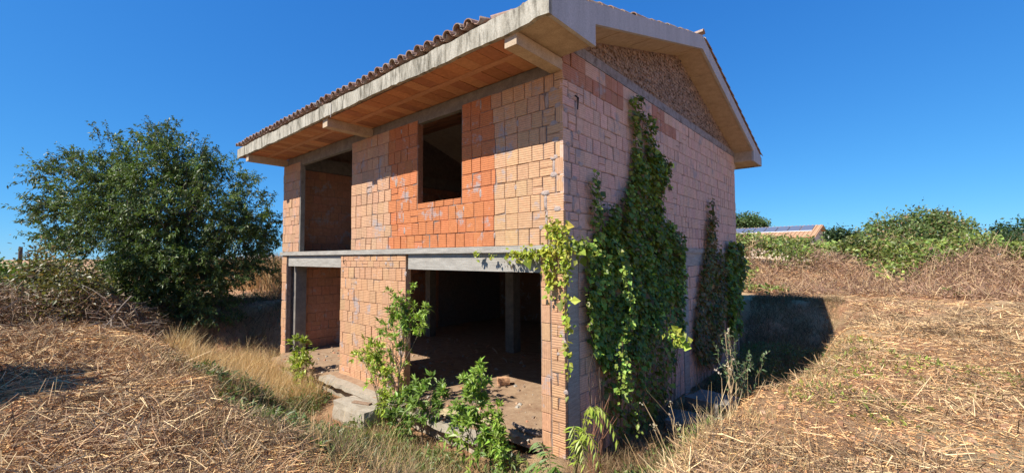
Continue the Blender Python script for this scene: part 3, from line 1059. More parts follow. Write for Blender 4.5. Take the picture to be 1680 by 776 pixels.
# ------------------------------------------------------------------ loose blocks and boards
def block(name, label, cat, c, size, rz, mat, chip=0.015, group=None, tilt=0.0, tint=(0.5, 0.5, 0.5)):
    """a worn rectangular block: subdivided, its edges knocked in"""
    n = 4
    sx, sy, sz = size
    pts, Q, idx = [], [], {}
    def vid(i, j, k):
        if (i, j, k) not in idx:
            p = np.array([(i / n - 0.5) * sx, (j / n - 0.5) * sy, k / n * sz])
            e = sum(1 for a in (i, j, k) if a in (0, n))
            if e >= 2:
                p += np.array([-math.copysign(1, p[0]) * (i in (0, n)), -math.copysign(1, p[1]) * (j in (0, n)), (1 if k == 0 else -1) * (k in (0, n))]) * random.uniform(0.1, 1.0) * chip
            p += np.array([random.gauss(0, 1) for _ in range(3)]) * chip * 0.15
            idx[(i, j, k)] = len(pts)
            pts.append(p)
        return idx[(i, j, k)]
    for a in range(n):
        for b in range(n):
            Q += [(vid(a, b, 0), vid(a, b + 1, 0), vid(a + 1, b + 1, 0), vid(a + 1, b, 0)), (vid(a, b, n), vid(a + 1, b, n), vid(a + 1, b + 1, n), vid(a, b + 1, n)),
                  (vid(a, 0, b), vid(a + 1, 0, b), vid(a + 1, 0, b + 1), vid(a, 0, b + 1)), (vid(a, n, b), vid(a, n, b + 1), vid(a + 1, n, b + 1), vid(a + 1, n, b)),
                  (vid(0, a, b), vid(0, a, b + 1), vid(0, a + 1, b + 1), vid(0, a + 1, b)), (vid(n, a, b), vid(n, a + 1, b), vid(n, a + 1, b + 1), vid(n, a, b + 1))]
    o = Acc().add(pts, Q, tint).build(name, mat)
    o.location = Vector(c)
    o.rotation_euler = (tilt, 0, rz)
    return tag(o, label, cat, group)


random.seed(61)
block("concrete_block", "big pale concrete block lying in weeds before the brick pier", "concrete block", (-4.07, -0.79, -0.42), (1.10, 0.44, 0.42), 0.02, M_SLAB, 0.025)
block("wooden_board", "short weathered board lying on top of the big concrete block", "board", (-3.98, -0.78, 0.001), (0.40, 0.09, 0.03), 0.35, mat_rough("grey_board", (0.22, 0.14, 0.09), (0.34, 0.24, 0.17), 12, 0.004, stretch=(1, 8, 1)), 0.005)
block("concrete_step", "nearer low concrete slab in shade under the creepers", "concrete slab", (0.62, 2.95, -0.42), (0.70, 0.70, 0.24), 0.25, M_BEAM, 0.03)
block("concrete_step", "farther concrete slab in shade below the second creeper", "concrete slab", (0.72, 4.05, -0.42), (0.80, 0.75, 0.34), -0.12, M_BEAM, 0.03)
block("hollow_brick_piece", "loose brick lying on the porch floor beside the pier", "brick", (-6.95, 0.55, 0.001), (0.26, 0.14, 0.10), 0.5, M_BRICK, 0.01, tint=INNER)
block("hollow_brick_piece", "loose brick standing on the dusty floor inside the wide opening", "brick", (-2.75, 1.75, 0.001), (0.26, 0.16, 0.16), 0.9, M_BRICK, 0.01, tint=LOW)
block("broken_slab", "cracked flat concrete piece on the floor of the wide opening", "concrete slab", (-2.0, -0.02, 0.009), (1.1, 0.42, 0.035), 0.04, mat_rough("mossy_screed", (0.40, 0.32, 0.17), (0.52, 0.44, 0.28), 6, 0.01), 0.03)
for (a, b, lb) in (((-5.35, 4.15, 0.02), (-4.75, 3.7, 0.03), "thin pale stick on the dark floor left of the column"),
                   ((-4.3, 3.45, 0.02), (-3.95, 3.2, 0.02), "short stick on the dark floor nearer than the column")):
    o = Acc().tube([a, tuple((np.array(a) + np.array(b)) / 2 + 0.01), b], [0.014, 0.013, 0.010], 6, (0.42, 0.36, 0.28)).build("stick", M_TWIG, origin=a)
    tag(o, lb, "stick", "sticks on the ground floor")
o = Acc().tube([(-1.15, 0.22, 0.05), (-0.9, 0.12, 0.06), (-0.62, 0.15, 0.04), (-0.5, 0.35, 0.02)], [0.03, 0.032, 0.028, 0.025], 7, (0.18, 0.14, 0.12)).build("branch", M_TWIG, origin=(-1.15, 0.22, 0.05))
tag(o, "dark fallen branch on the floor beside the corner pier", "branch")
# black iron tie wires that stick out of the brickwork
for (p0, p1, p2, lb) in (((0.0, 0.33, 5.06), (0.07, 0.30, 5.00), (0.04, 0.33, 4.84), "bent black wire sticking out of the gable bricks near the corner"),
                     ((-6.13, 0.0, 2.62), (-6.13, -0.05, 2.60), (-6.12, -0.04, 2.52), "short black wire in the bricks under the slab edge")):
    o = Acc().tube([p0, p1, p2], [0.012, 0.014, 0.008], 6, (0.02, 0.02, 0.02)).build("wire", M_PLAIN, origin=p0)
    tag(o, lb, "wire", "wires left in the wall")
# broken wire hanging from the fascia
o = Acc().tube([(-4.75, -EAVE - 0.008, 5.72), (-4.75, -EAVE - 0.012, 5.56), (-4.76, -EAVE - 0.01, 5.44)], [0.008, 0.008, 0.006], 5, (0.55, 0.53, 0.5)).build("hanging_strip", M_PLAIN, origin=(-4.75, -EAVE, 5.72))
tag(o, "thin pale strip hanging from the fascia over the eave", "strip")


# ------------------------------------------------------------------ plants
def curve_pts(p0, p1, sag, n=6, wob=0.03):
    t = np.linspace(0, 1, n)[:, None]
    P = np.array(p0) * (1 - t) + np.array(p1) * t
    P[:, 2] += sag * np.sin(np.pi * t[:, 0])
    P[1:-1] += rng.normal(0, wob, (n - 2, 3))
    return P


def in_poly(pts, poly):
    x, y = pts[:, 0], pts[:, 1]
    inside = np.zeros(len(pts), bool)
    n = len(poly)
    for i in range(n):
        x0, y0 = poly[i]
        x1, y1 = poly[(i + 1) % n]
        c = ((y0 > y) != (y1 > y)) & (x < (x1 - x0) * (y - y0) / (y1 - y0 + 1e-12) + x0)
        inside ^= c
    return inside


def wall_creeper(name, label, polys, dens, colors, thick, size, stems, dry=0.04, base=(0.1, 1, 0)):
    """climber on the gable wall (x = 0): leaves hang in overlapping layers off rising stems"""
    t = thing(name, label, "creeper", base)
    lf, st = Acc(), Acc()
    for poly, dn, th in polys:
        poly = np.array(poly)
        lo, hi = poly.min(0), poly.max(0)
        n = int(dn * (hi[0] - lo[0]) * (hi[1] - lo[1]))
        Pq = lo + rng.random((n, 2)) * (hi - lo)
        k = in_poly(Pq + rng.normal(0, 0.05, Pq.shape), poly)
        Pq = Pq[k]
        clump = vnoise(Pq[:, 0], Pq[:, 1], 0.28) * 0.7 + vnoise(Pq[:, 0] + 31, Pq[:, 1], 0.11) * 0.3
        Pq = Pq[clump + rng.random(len(Pq)) * 0.35 > 0.38]
        clump = vnoise(Pq[:, 0], Pq[:, 1], 0.28)
        n = len(Pq)
        xo = 0.02 + th * (0.25 + 0.9 * clump) * rng.random(n) ** 0.7
        P = np.stack([xo, Pq[:, 0], Pq[:, 1]], -1)
        D = np.stack([0.25 + 0.5 * rng.random(n), rng.normal(0, 0.65, n), -0.6 + rng.normal(0, 0.45, n)], -1)
        Nn = np.stack([0.75 + 0 * xo, rng.normal(-0.1, 0.6, n), 0.65 + rng.normal(0, 0.45, n)], -1)
        cols = np.array(colors)[rng.integers(0, len(colors), n)]
        cols = cols * np.exp(rng.normal(0, 0.28, (n, 1))) * (0.75 + 0.5 * vnoise(Pq[:, 0] + 8, Pq[:, 1], 0.5)[:, None])
        dr = rng.random(n) < dry
        cols[dr] = jit((0.20, 0.12, 0.05), dr.sum(), 0.3)
        s = size * np.exp(np.clip(rng.normal(0, 0.3, n), -0.8, 0.4))
        lf.leaves(P, D, Nn, s, s * 0.92, cols, 0.12, 0.08)
    for (ya, za, yb, zb) in stems:
        m = 9
        tt = np.linspace(0, 1, m)
        P = np.stack([0.03 + 0.04 * rng.random(m), ya + (yb - ya) * tt + rng.normal(0, 0.05, m), za + (zb - za) * tt], -1)
        st.tube(P, 0.016 * (1 - 0.75 * tt), 5, (0.26, 0.19, 0.14))
    for poly, dn, th in polys[:1]:
        lo, hi = np.min(poly, axis=0), np.max(poly, axis=0)
        for _ in range(int(14 * (hi[0] - lo[0]))):
            ya = rng.uniform(lo[0], hi[0]); za = rng.uniform(lo[1] - 0.1, lo[1] + 1.6)
            m = 7
            tt = np.linspace(0, 1, m)
            P = np.stack([0.05 + 0.14 * rng.random() + 0.02 * rng.normal(size=m), ya + rng.normal(0, 0.12) * tt + rng.normal(0, 0.02, m), za - tt * rng.uniform(0.4, 1.2)], -1)
            P[:, 2] = np.maximum(P[:, 2], -0.35)
            st.tube(P, np.full(m, rng.uniform(0.003, 0.007)), 3, np.array((0.27, 0.19, 0.13)) * rng.uniform(0.6, 1.2))
    lf.build("foliage", M_IVY, t)
    st.build("stem", M_BARK, t)
    return t


GR = [(0.19, 0.27, 0.04), (0.14, 0.20, 0.034), (0.26, 0.335, 0.05), (0.095, 0.145, 0.028), (0.21, 0.22, 0.06)]
main_poly = [(1.95, 4.0), (2.15, 4.55), (2.3, 4.3), (2.6, 4.75), (2.85, 4.65), (3.2, 4.75), (3.42, 4.4), (3.42, 4.29), (3.2, 3.77), (3.4, 3.3), (3.75, 3.3), (4.0, 3.1), (4.15, 2.41), (4.0, 1.6), (3.6, 1.7), (3.0, 1.5), (2.7, 1.1), (2.4, 1.3), (1.9, 0.9), (1.5, 1.3), (1.1, 0.95), (0.81, 1.1), (0.5, 1.45), (0.43, 2.16), (0.51, 2.78), (0.70, 2.9), (0.95, 2.9), (1.15, 3.5), (1.32, 3.45), (1.42, 3.15), (1.55, 3.3), (1.80, 3.85), (1.88, 3.9)]
tip_polys = [[(2.0, 5.2), (1.98, 5.42), (2.2, 5.6), (2.46, 5.58), (2.5, 5.25), (2.3, 5.12)], [(2.02, 4.4), (2.15, 5.2), (2.32, 5.2), (2.42, 4.4)], [(2.55, 4.95), (2.62, 5.32), (2.8, 5.34), (2.9, 5.0), (3.1, 4.8), (3.3, 4.6), (2.75, 4.5)], [(0.66, 2.9), (0.62, 3.95), (0.76, 4.0), (0.84, 3.5), (0.9, 2.9)]]
low_poly = [(0.75, 1.4), (4.1, 1.7), (3.7, 0.3), (3.1, -0.1), (2.3, -0.35), (1.5, -0.3), (1.05, 0.15)]
edge_poly = [(3.95, 3.25), (4.35, 3.15), (4.5, 2.6), (4.4, 1.6), (4.2, 0.8), (3.95, 1.2), (4.1, 2.3)]
stems = [(y, -0.35, y + d, z) for y, d, z in ((0.9, -0.1, 3.6), (1.2, 0.1, 3.3), (1.5, 0.2, 3.7), (1.7, 0.5, 5.4), (2.0, 0.6, 5.1), (2.2, 0.9, 5.1), (2.5, 0.5, 4.2), (2.8, 0.6, 4.5), (3.2, 0.6, 3.3), (3.6, 0.6, 3.2), (3.9, 0.6, 2.8), (1.0, 0.4, 2.6), (2.6, -0.2, 3.0), (1.9, -0.3, 3.0), (3.0, -0.3, 2.8), (2.3, 0.1, 2.0), (3.4, -0.2, 2.0))]
wall_creeper("creeper", "tall dark green creeper climbing the shaded gable wall near the corner", [(main_poly, 1500, 0.24), (low_poly, 300, 0.16), (edge_poly, 600, 0.18)] + [(tp, 800, 0.14) for tp in tip_polys], 0, GR, 0.26, 0.082, stems, 0.06, (0.1, 2.2, -0.35))
two_poly = [(6.45, 4.1), (6.62, 4.14), (6.68, 2.99), (7.35, 2.67), (7.55, 1.68), (7.15, 0.43), (6.34, 0.0), (5.4, 0.2), (5.0, 0.6), (5.2, 1.3), (5.63, 2.3), (6.1, 2.9)]
BR = [(0.15, 0.17, 0.04), (0.20, 0.17, 0.06), (0.10, 0.13, 0.03), (0.24, 0.16, 0.07)]
wall_creeper("creeper", "thinner half-dried creeper in the middle of the gable wall", [(two_poly, 700, 0.18)], 0, BR, 0.2, 0.085,
             [(5.4, -0.35, 6.2, 2.4), (5.9, -0.35, 6.5, 4.0), (6.3, -0.35, 6.6, 3.4), (6.8, -0.35, 7.0, 2.4), (5.2, -0.35, 5.6, 1.8)], 0.25, (0.1, 6.2, -0.35))
three_poly = [(8.0, 3.05), (8.9, 3.12), (9.32, 2.9), (9.35, 1.93), (8.9, 0.6), (8.0, 0.4), (7.6, 1.4), (7.7, 2.3)]
wall_creeper("creeper", "green creeper at the far end of the gable wall", [(three_poly, 620, 0.2)], 0, GR[:3] + BR[:1], 0.2, 0.11,
             [(8.3, -0.35, 8.5, 3.0), (8.8, -0.35, 9.0, 3.0), (8.0, -0.35, 8.0, 2.0)], 0.08, (0.1, 8.6, -0.35))

# young bright shoots: the yellow-green creeper on the corner, in the sun
YG = (0.33, 0.36, 0.045)
yc = thing("young_creeper", "yellow-green leafy shoots spilling over the corner along the slab edge", "creeper", (0.05, -0.08, 2.6))
lf, st = Acc(), Acc()
def shoot(path, n, spread, size, col=YG, out=(0, -0.3, 0)):
    n = int(n * 0.95)
    path = np.array(path, float)
    seg = rng.random(n) * (len(path) - 1)
    i = np.minimum(seg.astype(int), len(path) - 2)
    f = (seg - i)[:, None]
    P = path[i] * (1 - f) + path[i + 1] * f + rng.normal(0, 1, (n, 3)) * np.array(spread)
    P[:, 1] = np.where((P[:, 1] > -0.02) & (P[:, 0] < 0.02), -0.03 - 0.08 * rng.random(n), P[:, 1])
    D = rng.normal(0, 0.6, (n, 3)) + np.array(out) + np.array([0, 0, -0.35])
    Nn = rng.normal(0, 0.4, (n, 3)) + np.array([0.1, -0.8, 0.7])
    s = size * 0.8 * np.exp(rng.normal(0, 0.32, n))
    lf.leaves(P, D, Nn, s, s * 0.85, jit(col, n, 0.28, 0.09), 0.15, 0.1)
    Acc().tube(path + rng.normal(0, 0.005, path.shape), np.linspace(0.007, 0.003, len(path)), 4, (0.22, 0.15, 0.08)).build("stem", M_BARK, CUR)
CUR = yc
shoot([(0.10, -0.10, 1.0), (0.10, -0.10, 1.7), (0.08, -0.10, 2.3), (0.10, -0.12, 2.7)], 150, (0.035, 0.03, 0.1), 0.075)
shoot([(0.10, -0.12, 2.45), (0.12, -0.14, 2.75), (0.05, -0.14, 2.98), (-0.05, -0.12, 3.08)], 240, (0.07, 0.04, 0.07), 0.075)
shoot([(0.20, -0.02, 2.80), (0.22, 0.1, 2.85), (0.20, 0.25, 2.78), (0.18, 0.5, 2.7)], 130, (0.06, 0.08, 0.06), 0.085, (0.2, 0.27, 0.045), (0.4, 0, 0))
shoot([(0.02, -0.12, 2.82), (-0.3, -0.11, 2.74), (-0.6, -0.10, 2.72), (-0.95, -0.10, 2.72)], 230, (0.06, 0.025, 0.04), 0.075)
shoot([(-0.22, -0.10, 2.75), (-0.22, -0.10, 2.5), (-0.17, -0.09, 2.2)], 150, (0.05, 0.025, 0.07), 0.075)
shoot([(-0.14, -0.08, 2.95), (-0.2, -0.08, 3.08), (-0.17, -0.08, 3.2)], 40, (0.05, 0.02, 0.05), 0.07)
for xs_ in (-1.3, -1.62):
    shoot([(xs_, -0.09, 2.74), (xs_ - 0.02, -0.09, 2.66)], 16, (0.04, 0.015, 0.03), 0.06)
shoot([(-1.1, -0.03, 2.66), (-1.0, -0.02, 2.58), (-0.93, -0.02, 2.49)], 22, (0.02, 0.01, 0.02), 0.03, (0.12, 0.08, 0.03))
lf.build("foliage", M_IVY, yc)
ls = thing("young_creeper", "pale sunlit shoots hanging in front of the dark creeper", "creeper", (0.5, 1.2, 2.3))
lf, st = Acc(), Acc()
LG = (0.24, 0.33, 0.06)
CUR = ls
shoot([(0.42, 0.95, 2.50), (0.45, 1.02, 2.2), (0.48, 1.05, 1.9), (0.47, 1.0, 1.62)], 110, (0.03, 0.05, 0.06), 0.075, LG, (0.3, -0.4, 0))
shoot([(0.44, 0.85, 1.55), (0.45, 0.8, 1.2), (0.46, 0.82, 0.85), (0.48, 0.95, 0.7)], 130, (0.04, 0.07, 0.08), 0.075, LG, (0.3, -0.4, 0))
shoot([(0.45, 1.0, 1.7), (0.55, 1.4, 1.62), (0.65, 1.9, 1.45), (0.72, 2.2, 1.35)], 60, (0.03, 0.04, 0.03), 0.05, LG, (0.3, -0.4, 0))
shoot([(0.72, 2.1, 1.42), (0.74, 2.3, 1.32), (0.76, 2.5, 1.22)], 70, (0.06, 0.06, 0.06), 0.09, (0.36, 0.40, 0.06), (0.3, -0.4, 0))
shoot([(0.5, 0.95, 0.7), (0.52, 1.1, 0.45), (0.56, 1.05, 0.1)], 26, (0.02, 0.03, 0.05), 0.06, LG, (0.3, -0.4, 0))
lf.build("foliage", M_IVY, ls)


def leafy_stem(lf, st, p0, p1, n, size, col, wid=0.36, r=0.012, sag=0.1, start=0.25, lift=0.35, bark=(0.2, 0.16, 0.11)):
    P = curve_pts(p0, p1, sag, 7, 0.02)
    st.tube(P, np.linspace(r, r * 0.3, 7), 5, bark)
    t = (start + (1 - start) * rng.random(n) ** 0.8) * 6
    i = np.minimum(t.astype(int), 5)
    f = (t - i)[:, None]
    Q = P[i] * (1 - f) + P[i + 1] * f
    ax = unit(P[-1] - P[0])
    D = unit(rng.normal(0, 1, (n, 3))) + ax * 0.55 + np.array([0, 0, lift - 0.2])
    s = size * np.exp(rng.normal(0, 0.2, n))
    lf.leaves(Q, D, rng.normal(0, 0.35, (n, 3)) + np.array([0, -0.25, 1.0]), s, s * wid, jit(col, n, 0.22, 0.06), 0.12, 0.1)


def shrub(name, label, base, heads, col, size, nl, wid=0.34, cat="shrub", fork_at=0.36):
    """a stem that forks into limbs; every limb carries a loose spray of leafy twigs"""
    t = thing(name, label, cat, base)
    lf, st = Acc(), Acc()
    base = np.array(base)
    mh = np.mean([h[:3] for h in heads], axis=0)
    fork = base * (1 - fork_at) + mh * fork_at
    st.tube(curve_pts(base, fork, 0.0, 5, 0.008), np.linspace(0.017, 0.012, 5), 6, (0.16, 0.12, 0.08))
    for (hx, hy, hz, rad, cnt) in heads:
        hc = np.array([hx, hy, hz])
        limb = curve_pts(fork, hc, 0.05, 6, 0.02)
        st.tube(limb, np.linspace(0.009, 0.003, 6), 5, (0.17, 0.13, 0.08))
        for _ in range(cnt):
            tip = hc + unit(rng.normal(0, 1, 3)) * rad * rng.uniform(0.5, 1.5)
            tip[2] = max(tip[2], float(hgt(tip[0], tip[1])) + 0.05)
            root = limb[random.randint(2, 5)]
            leafy_stem(lf, st, root, tip, int(nl * 1.25), size * 0.9, np.array(col) * math.exp(random.gauss(0, 0.15)), wid, 0.004, start=0.35)
    lf.build("foliage", M_LEAF, t)
    st.build("stem", M_BARK, t)
    return t


G1 = (0.22, 0.32, 0.05)
G2 = (0.15, 0.235, 0.042)
G3 = (0.31, 0.38, 0.055)
shrub("sapling", "tall leafy sapling growing against the right edge of the middle brick pier", (-3.30, -0.50, -0.3),
      [(-3.05, -0.48, 1.80, 0.26, 10), (-3.25, -0.45, 2.0, 0.22, 7), (-2.78, -0.5, 1.66, 0.26, 8), (-2.45, -0.48, 1.68, 0.2, 6), (-3.5, -0.5, 1.62, 0.25, 7), (-3.1, -0.5, 1.45, 0.25, 6), (-3.55, -0.5, 1.25, 0.2, 4), (-3.2, -0.52, 0.95, 0.2, 4)], G1, 0.115, 17, fork_at=0.5)
shrub("shrub", "bushy green shrub spreading across the foot of the middle brick pier", (-3.65, -0.62, -0.35),
      [(-4.3, -0.55, 0.85, 0.28, 9), (-3.85, -0.55, 0.95, 0.28, 11), (-3.5, -0.6, 0.55, 0.35, 12), (-4.0, -0.6, 0.55, 0.28, 9), (-3.1, -0.6, 0.2, 0.3, 9), (-3.3, -0.75, 0.05, 0.28, 8)], G3, 0.11, 20)
shrub("shrub", "low dark green shrub at the left of the wide opening's floor", (-2.35, -0.62, -0.35),
      [(-2.7, -0.55, 0.35, 0.3, 11), (-2.25, -0.5, 0.4, 0.28, 11), (-2.45, -0.75, 0.05, 0.3, 10), (-1.95, -0.5, 0.42, 0.2, 7), (-2.7, -0.9, -0.05, 0.25, 8)], G2, 0.12, 20)
shrub("shrub", "upright green shrub before the wide opening near the corner pier", (-0.95, -0.75, -0.35),
      [(-1.2, -0.72, 0.95, 0.2, 8), (-1.0, -0.7, 0.98, 0.18, 8), (-0.95, -0.75, 0.6, 0.26, 12), (-0.7, -0.75, 0.4, 0.28, 12), (-1.15, -0.8, 0.3, 0.28, 11), (-0.75, -0.85, 0.05, 0.25, 9), (-0.5, -0.8, 0.15, 0.2, 7)], G1, 0.115, 22)
shrub("sapling", "small sapling standing at the left porch opening", (-7.0, -0.62, -0.35),
      [(-7.1, -0.6, 0.72, 0.16, 6), (-7.1, -0.6, 0.42, 0.22, 7), (-6.7, -0.7, 0.1, 0.34, 11), (-7.3, -0.6, 0.1, 0.3, 8), (-6.4, -0.75, -0.05, 0.25, 7)], G3, 0.13, 18)


def pinnate(lf, st, p0, p1, sag, n=11, leaf=0.13, col=G1):
    P = curve_pts(p0, p1, sag, 9, 0.006)
    st.tube(P, np.linspace(0.007, 0.002, 9), 5, (0.24, 0.22, 0.1))
    ax = unit(np.gradient(P, axis=0))
    for k in range(n):
        t = (0.18 + 0.82 * k / (n - 1)) * 8
        i = min(int(t), 7)
        q = P[i] + (P[i + 1] - P[i]) * (t - i)
        side = unit(np.cross(ax[i], [0, 0, 1.0]))
        for sg in (-1, 1):
            d = side * sg * 0.75 + ax[i] * 0.45 + np.array([0, 0, -0.55]) + rng.normal(0, 0.1, 3)
            s = leaf * (1 - 0.45 * abs(k / (n - 1) - 0.45)) * random.uniform(0.85, 1.1)
            lf.leaves([q], [d], [np.array([0, 0, 1.0]) + side * sg * 0.4], s, s * 0.27, jit(col, 1, 0.15), 0.1, 0.15)


def fern_plant(name, label, base, fronds, col, leaf=0.14):
    t = thing(name, label, "plant", base)
    lf, st = Acc(), Acc()
    for tip, sag in fronds:
        pinnate(lf, st, base, tip, sag, 12, leaf, col)
    lf.build("foliage", M_LEAF, t)
    st.build("stem", M_BARK, t)
    return t


random.seed(71)
fern_plant("feathery_plant", "drooping plant with long feathery leaves at the corner's foot", (0.52, -0.62, 0.0),
           [((0.85, -0.55, 0.78), 0.5), ((1.02, -0.5, 0.62), 0.6), ((0.62, -0.75, 0.42), 0.5), ((0.8, -0.8, 0.30), 0.45), ((0.7, -0.4, 0.9), 0.25), ((0.95, -0.75, 0.35), 0.5), ((0.56, -0.45, 0.4), 0.4)], G3)
fern_plant("feathery_plant", "dark arching feathery plant just left of the corner pier's foot", (0.45, -0.95, 0.0),
           [((0.02, -0.75, 0.36), 0.25), ((0.25, -0.85, 0.26), 0.28), ((0.12, -1.0, 0.2), 0.2), ((0.55, -1.0, 0.2), 0.25)], G2)
fern_plant("feathery_plant", "low feathery plant in the bottom weeds right of the corner", (1.15, -0.95, 0.15),
           [((1.45, -0.9, 0.35), 0.15), ((0.95, -1.2, 0.38), 0.15), ((1.3, -1.2, 0.42), 0.15), ((1.5, -0.7, 0.25), 0.18)], G3, 0.12)
# bare reddish stalks by the corner
rs_ = thing("dead_stalks", "thin bare reddish stalks standing by the corner pillar", "stalks", (0.45, 0.0, -0.2))
st = Acc()
for k in range(9):
    b = np.array([0.45 + rng.normal(0, 0.06), -0.05 + rng.normal(0, 0.08), -0.2])
    st.tube([b, b + np.array([0.05, 0.04, 0.5]) + rng.normal(0, 0.02, 3), b + np.array([rng.uniform(0.0, 0.3), rng.uniform(0, 0.2), rng.uniform(0.8, 1.15)])], [0.007, 0.005, 0.002], 4, (0.30, 0.15, 0.09))
st.build("stalk", M_TWIG, rs_)

# ---- the broad tree on the left
random.seed(81)
TB = pt(268, 515, 13.6); TB[2] = float(hgt(TB[0], TB[1])) - 0.05
KT = 1.28
tree = thing("broad_tree", "broad dense dark green tree standing left of the house", "tree", TB)
lf, st = Acc(), Acc()
crown = []   # lobes: centre and radius, in metres
lobes = [(pt(244 + (u - 235) * 0.98, v + 3, d * KT), r * KT * 0.92) for u, v, d, r in (
    (235, 300, 10.6, 1.25), (160, 302, 10.4, 0.95), (128, 330, 10.3, 0.80), (98, 290, 10.5, 0.48), (70, 285, 10.3, 0.24), (58, 350, 10.2, 0.24), (320, 310, 10.8, 1.1), (375, 350, 10.9, 0.95), (410, 360, 11.0, 0.62),
    (200, 390, 10.2, 1.35), (300, 400, 10.6, 1.4), (140, 420, 10.2, 0.85), (380, 430, 11.0, 0.85), (250, 470, 10.3, 1.0), (340, 480, 10.7, 0.75),
    (245, 250, 10.7, 0.7), (180, 262, 10.6, 0.6), (300, 262, 10.8, 0.6), (120, 270, 10.5, 0.45), (260, 235, 10.7, 0.42), (225, 232, 10.6, 0.35), (350, 300, 11.5, 0.9), (250, 340, 12.0, 1.5), (160, 380, 11.4, 1.2), (330, 400, 12.0, 1.3), (435, 375, 11.0, 0.32), (95, 385, 10.4, 0.45), (280, 500, 10.2, 0.6), (235, 445, 10.3, 0.9), (305, 455, 10.5, 0.85), (215, 500, 10.2, 0.55), (335, 495, 10.6, 0.5), (265, 420, 11.2, 1.1), (190, 470, 10.0, 0.7), (400, 400, 11.2, 0.8))]
for c, r in lobes:
    m = max(3, int((r / KT) ** 2 * 30))
    for _ in range(m):
        v = unit(rng.normal(0, 1, 3))
        q = c + v * r * rng.choice([rng.uniform(0.45, 0.95), rng.uniform(0.8, 1.04)])
        if q[2] < hgt(q[0], q[1]) + 0.25:
            continue
        crown.append(q)
        tone = np.exp(rng.normal(0, 0.28))
        nt_, per = 7, 30
        O = q + rng.normal(0, 0.16, (nt_, 3))
        T = unit(unit(O - (c - np.array([0, 0, 0.5]))) * 0.8 + rng.normal(0, 0.5, (nt_, 3)) + np.array([0, 0, -0.05]))
        ln_ = rng.uniform(0.3, 0.62, nt_)
        st.strands(O - T * 0.15, T, ln_ + 0.1, 0.012, np.tile((0.10, 0.08, 0.06), (nt_, 1)), np.tile((0, 0, -0.08), (nt_, 1)), 0.3)
        tpos = np.tile(np.linspace(0.05, 1.0, per), nt_)
        ti = np.repeat(np.arange(nt_), per)
        P = O[ti] + T[ti] * (tpos * ln_[ti])[:, None] + np.array([0, 0, -0.08]) * (tpos ** 2)[:, None] + rng.normal(0, 0.025, (len(ti), 3))
        D = T[ti] * 0.6 + rng.normal(0, 0.55, (len(ti), 3)) + np.array([0, 0, -0.35])
        Nn = rng.normal(0, 0.4, (len(ti), 3)) + np.array([0, 0, 0.8])
        s = 0.105 * np.exp(rng.normal(0, 0.28, len(ti))) * (1 - 0.3 * tpos)
        lf.leaves(P, D, Nn, s, s * 0.40, jit(np.array((0.105, 0.15, 0.042)) * tone, len(ti), 0.2, 0.06), 0.15, 0.12)
for k in range(7):
    a = k / 7 * 2 * math.pi
    b = TB + np.array([0.16 * math.cos(a), 0.16 * math.sin(a), -0.1])
    c = lobes[[0, 1, 6, 7, 9, 10, 12][k]][0]
    P = curve_pts(b, c, 0.25, 8, 0.06)
    st.tube(P, np.linspace(0.085, 0.02, 8), 7, (0.11, 0.09, 0.07))
    for q in random.sample(crown, 26):
        if np.linalg.norm(q - c) < 1.9:
            j = random.randint(3, 6)
            st.tube(curve_pts(P[j], q, 0.1, 5, 0.04), np.linspace(0.022, 0.004, 5), 4, (0.12, 0.10, 0.075))
lf.build("crown", M_GLOSS, tree)
st.build("trunk", M_BARK, tree)


# ---- bushes elsewhere
def bush(name, label, lobes, col, nleaf, size, wid=0.6, stemb=None, cat="bush", group=None, dry=0.0, sub=0.22):
    base = np.mean([l[0] for l in lobes], axis=0)
    base = np.array([base[0], base[1], float(hgt(base[0], base[1])) - 0.05])
    t = thing(name, label, cat, base, group)
    lf, st = Acc(), Acc()
    for c, r in lobes:
        c = np.asarray(c, float)
        for _ in range(max(4, int(18 * r * r / (sub * 4) ** 2) + 6)):
            q = c + unit(rng.normal(0, 1, 3)) * r * rng.uniform(0.55, 1.03)
            n = nleaf
            P = q + rng.normal(0, 1, (n, 3)) * sub * r ** 0.3
            D = unit(P - c) * 0.5 + rng.normal(0, 0.6, (n, 3))
            Nn = rng.normal(0, 0.5, (n, 3)) + np.array([0, -0.2, 0.8])
            s = size * np.exp(rng.normal(0, 0.25, n))
            cc = jit(np.array(col) * math.exp(random.gauss(0, 0.2)), n, 0.2, 0.06)
            d = rng.random(n) < dry
            cc[d] = jit((0.22, 0.15, 0.075), d.sum(), 0.3)
            lf.leaves(P, D, Nn, s, s * wid, cc, 0.15, 0.1)
        for _ in range(4):
            e = c + unit(rng.normal(0, 1, 3)) * r * 0.8
            st.tube(curve_pts(base, e, 0.1, 5, 0.05), np.linspace(0.03, 0.006, 5), 4, (0.14, 0.11, 0.08))
    lf.build("foliage", M_LEAF, t)
    st.build("branch", M_BARK, t)
    return t


DG = (0.055, 0.09, 0.032)
MG = (0.085, 0.13, 0.035)
OG = (0.13, 0.16, 0.04)
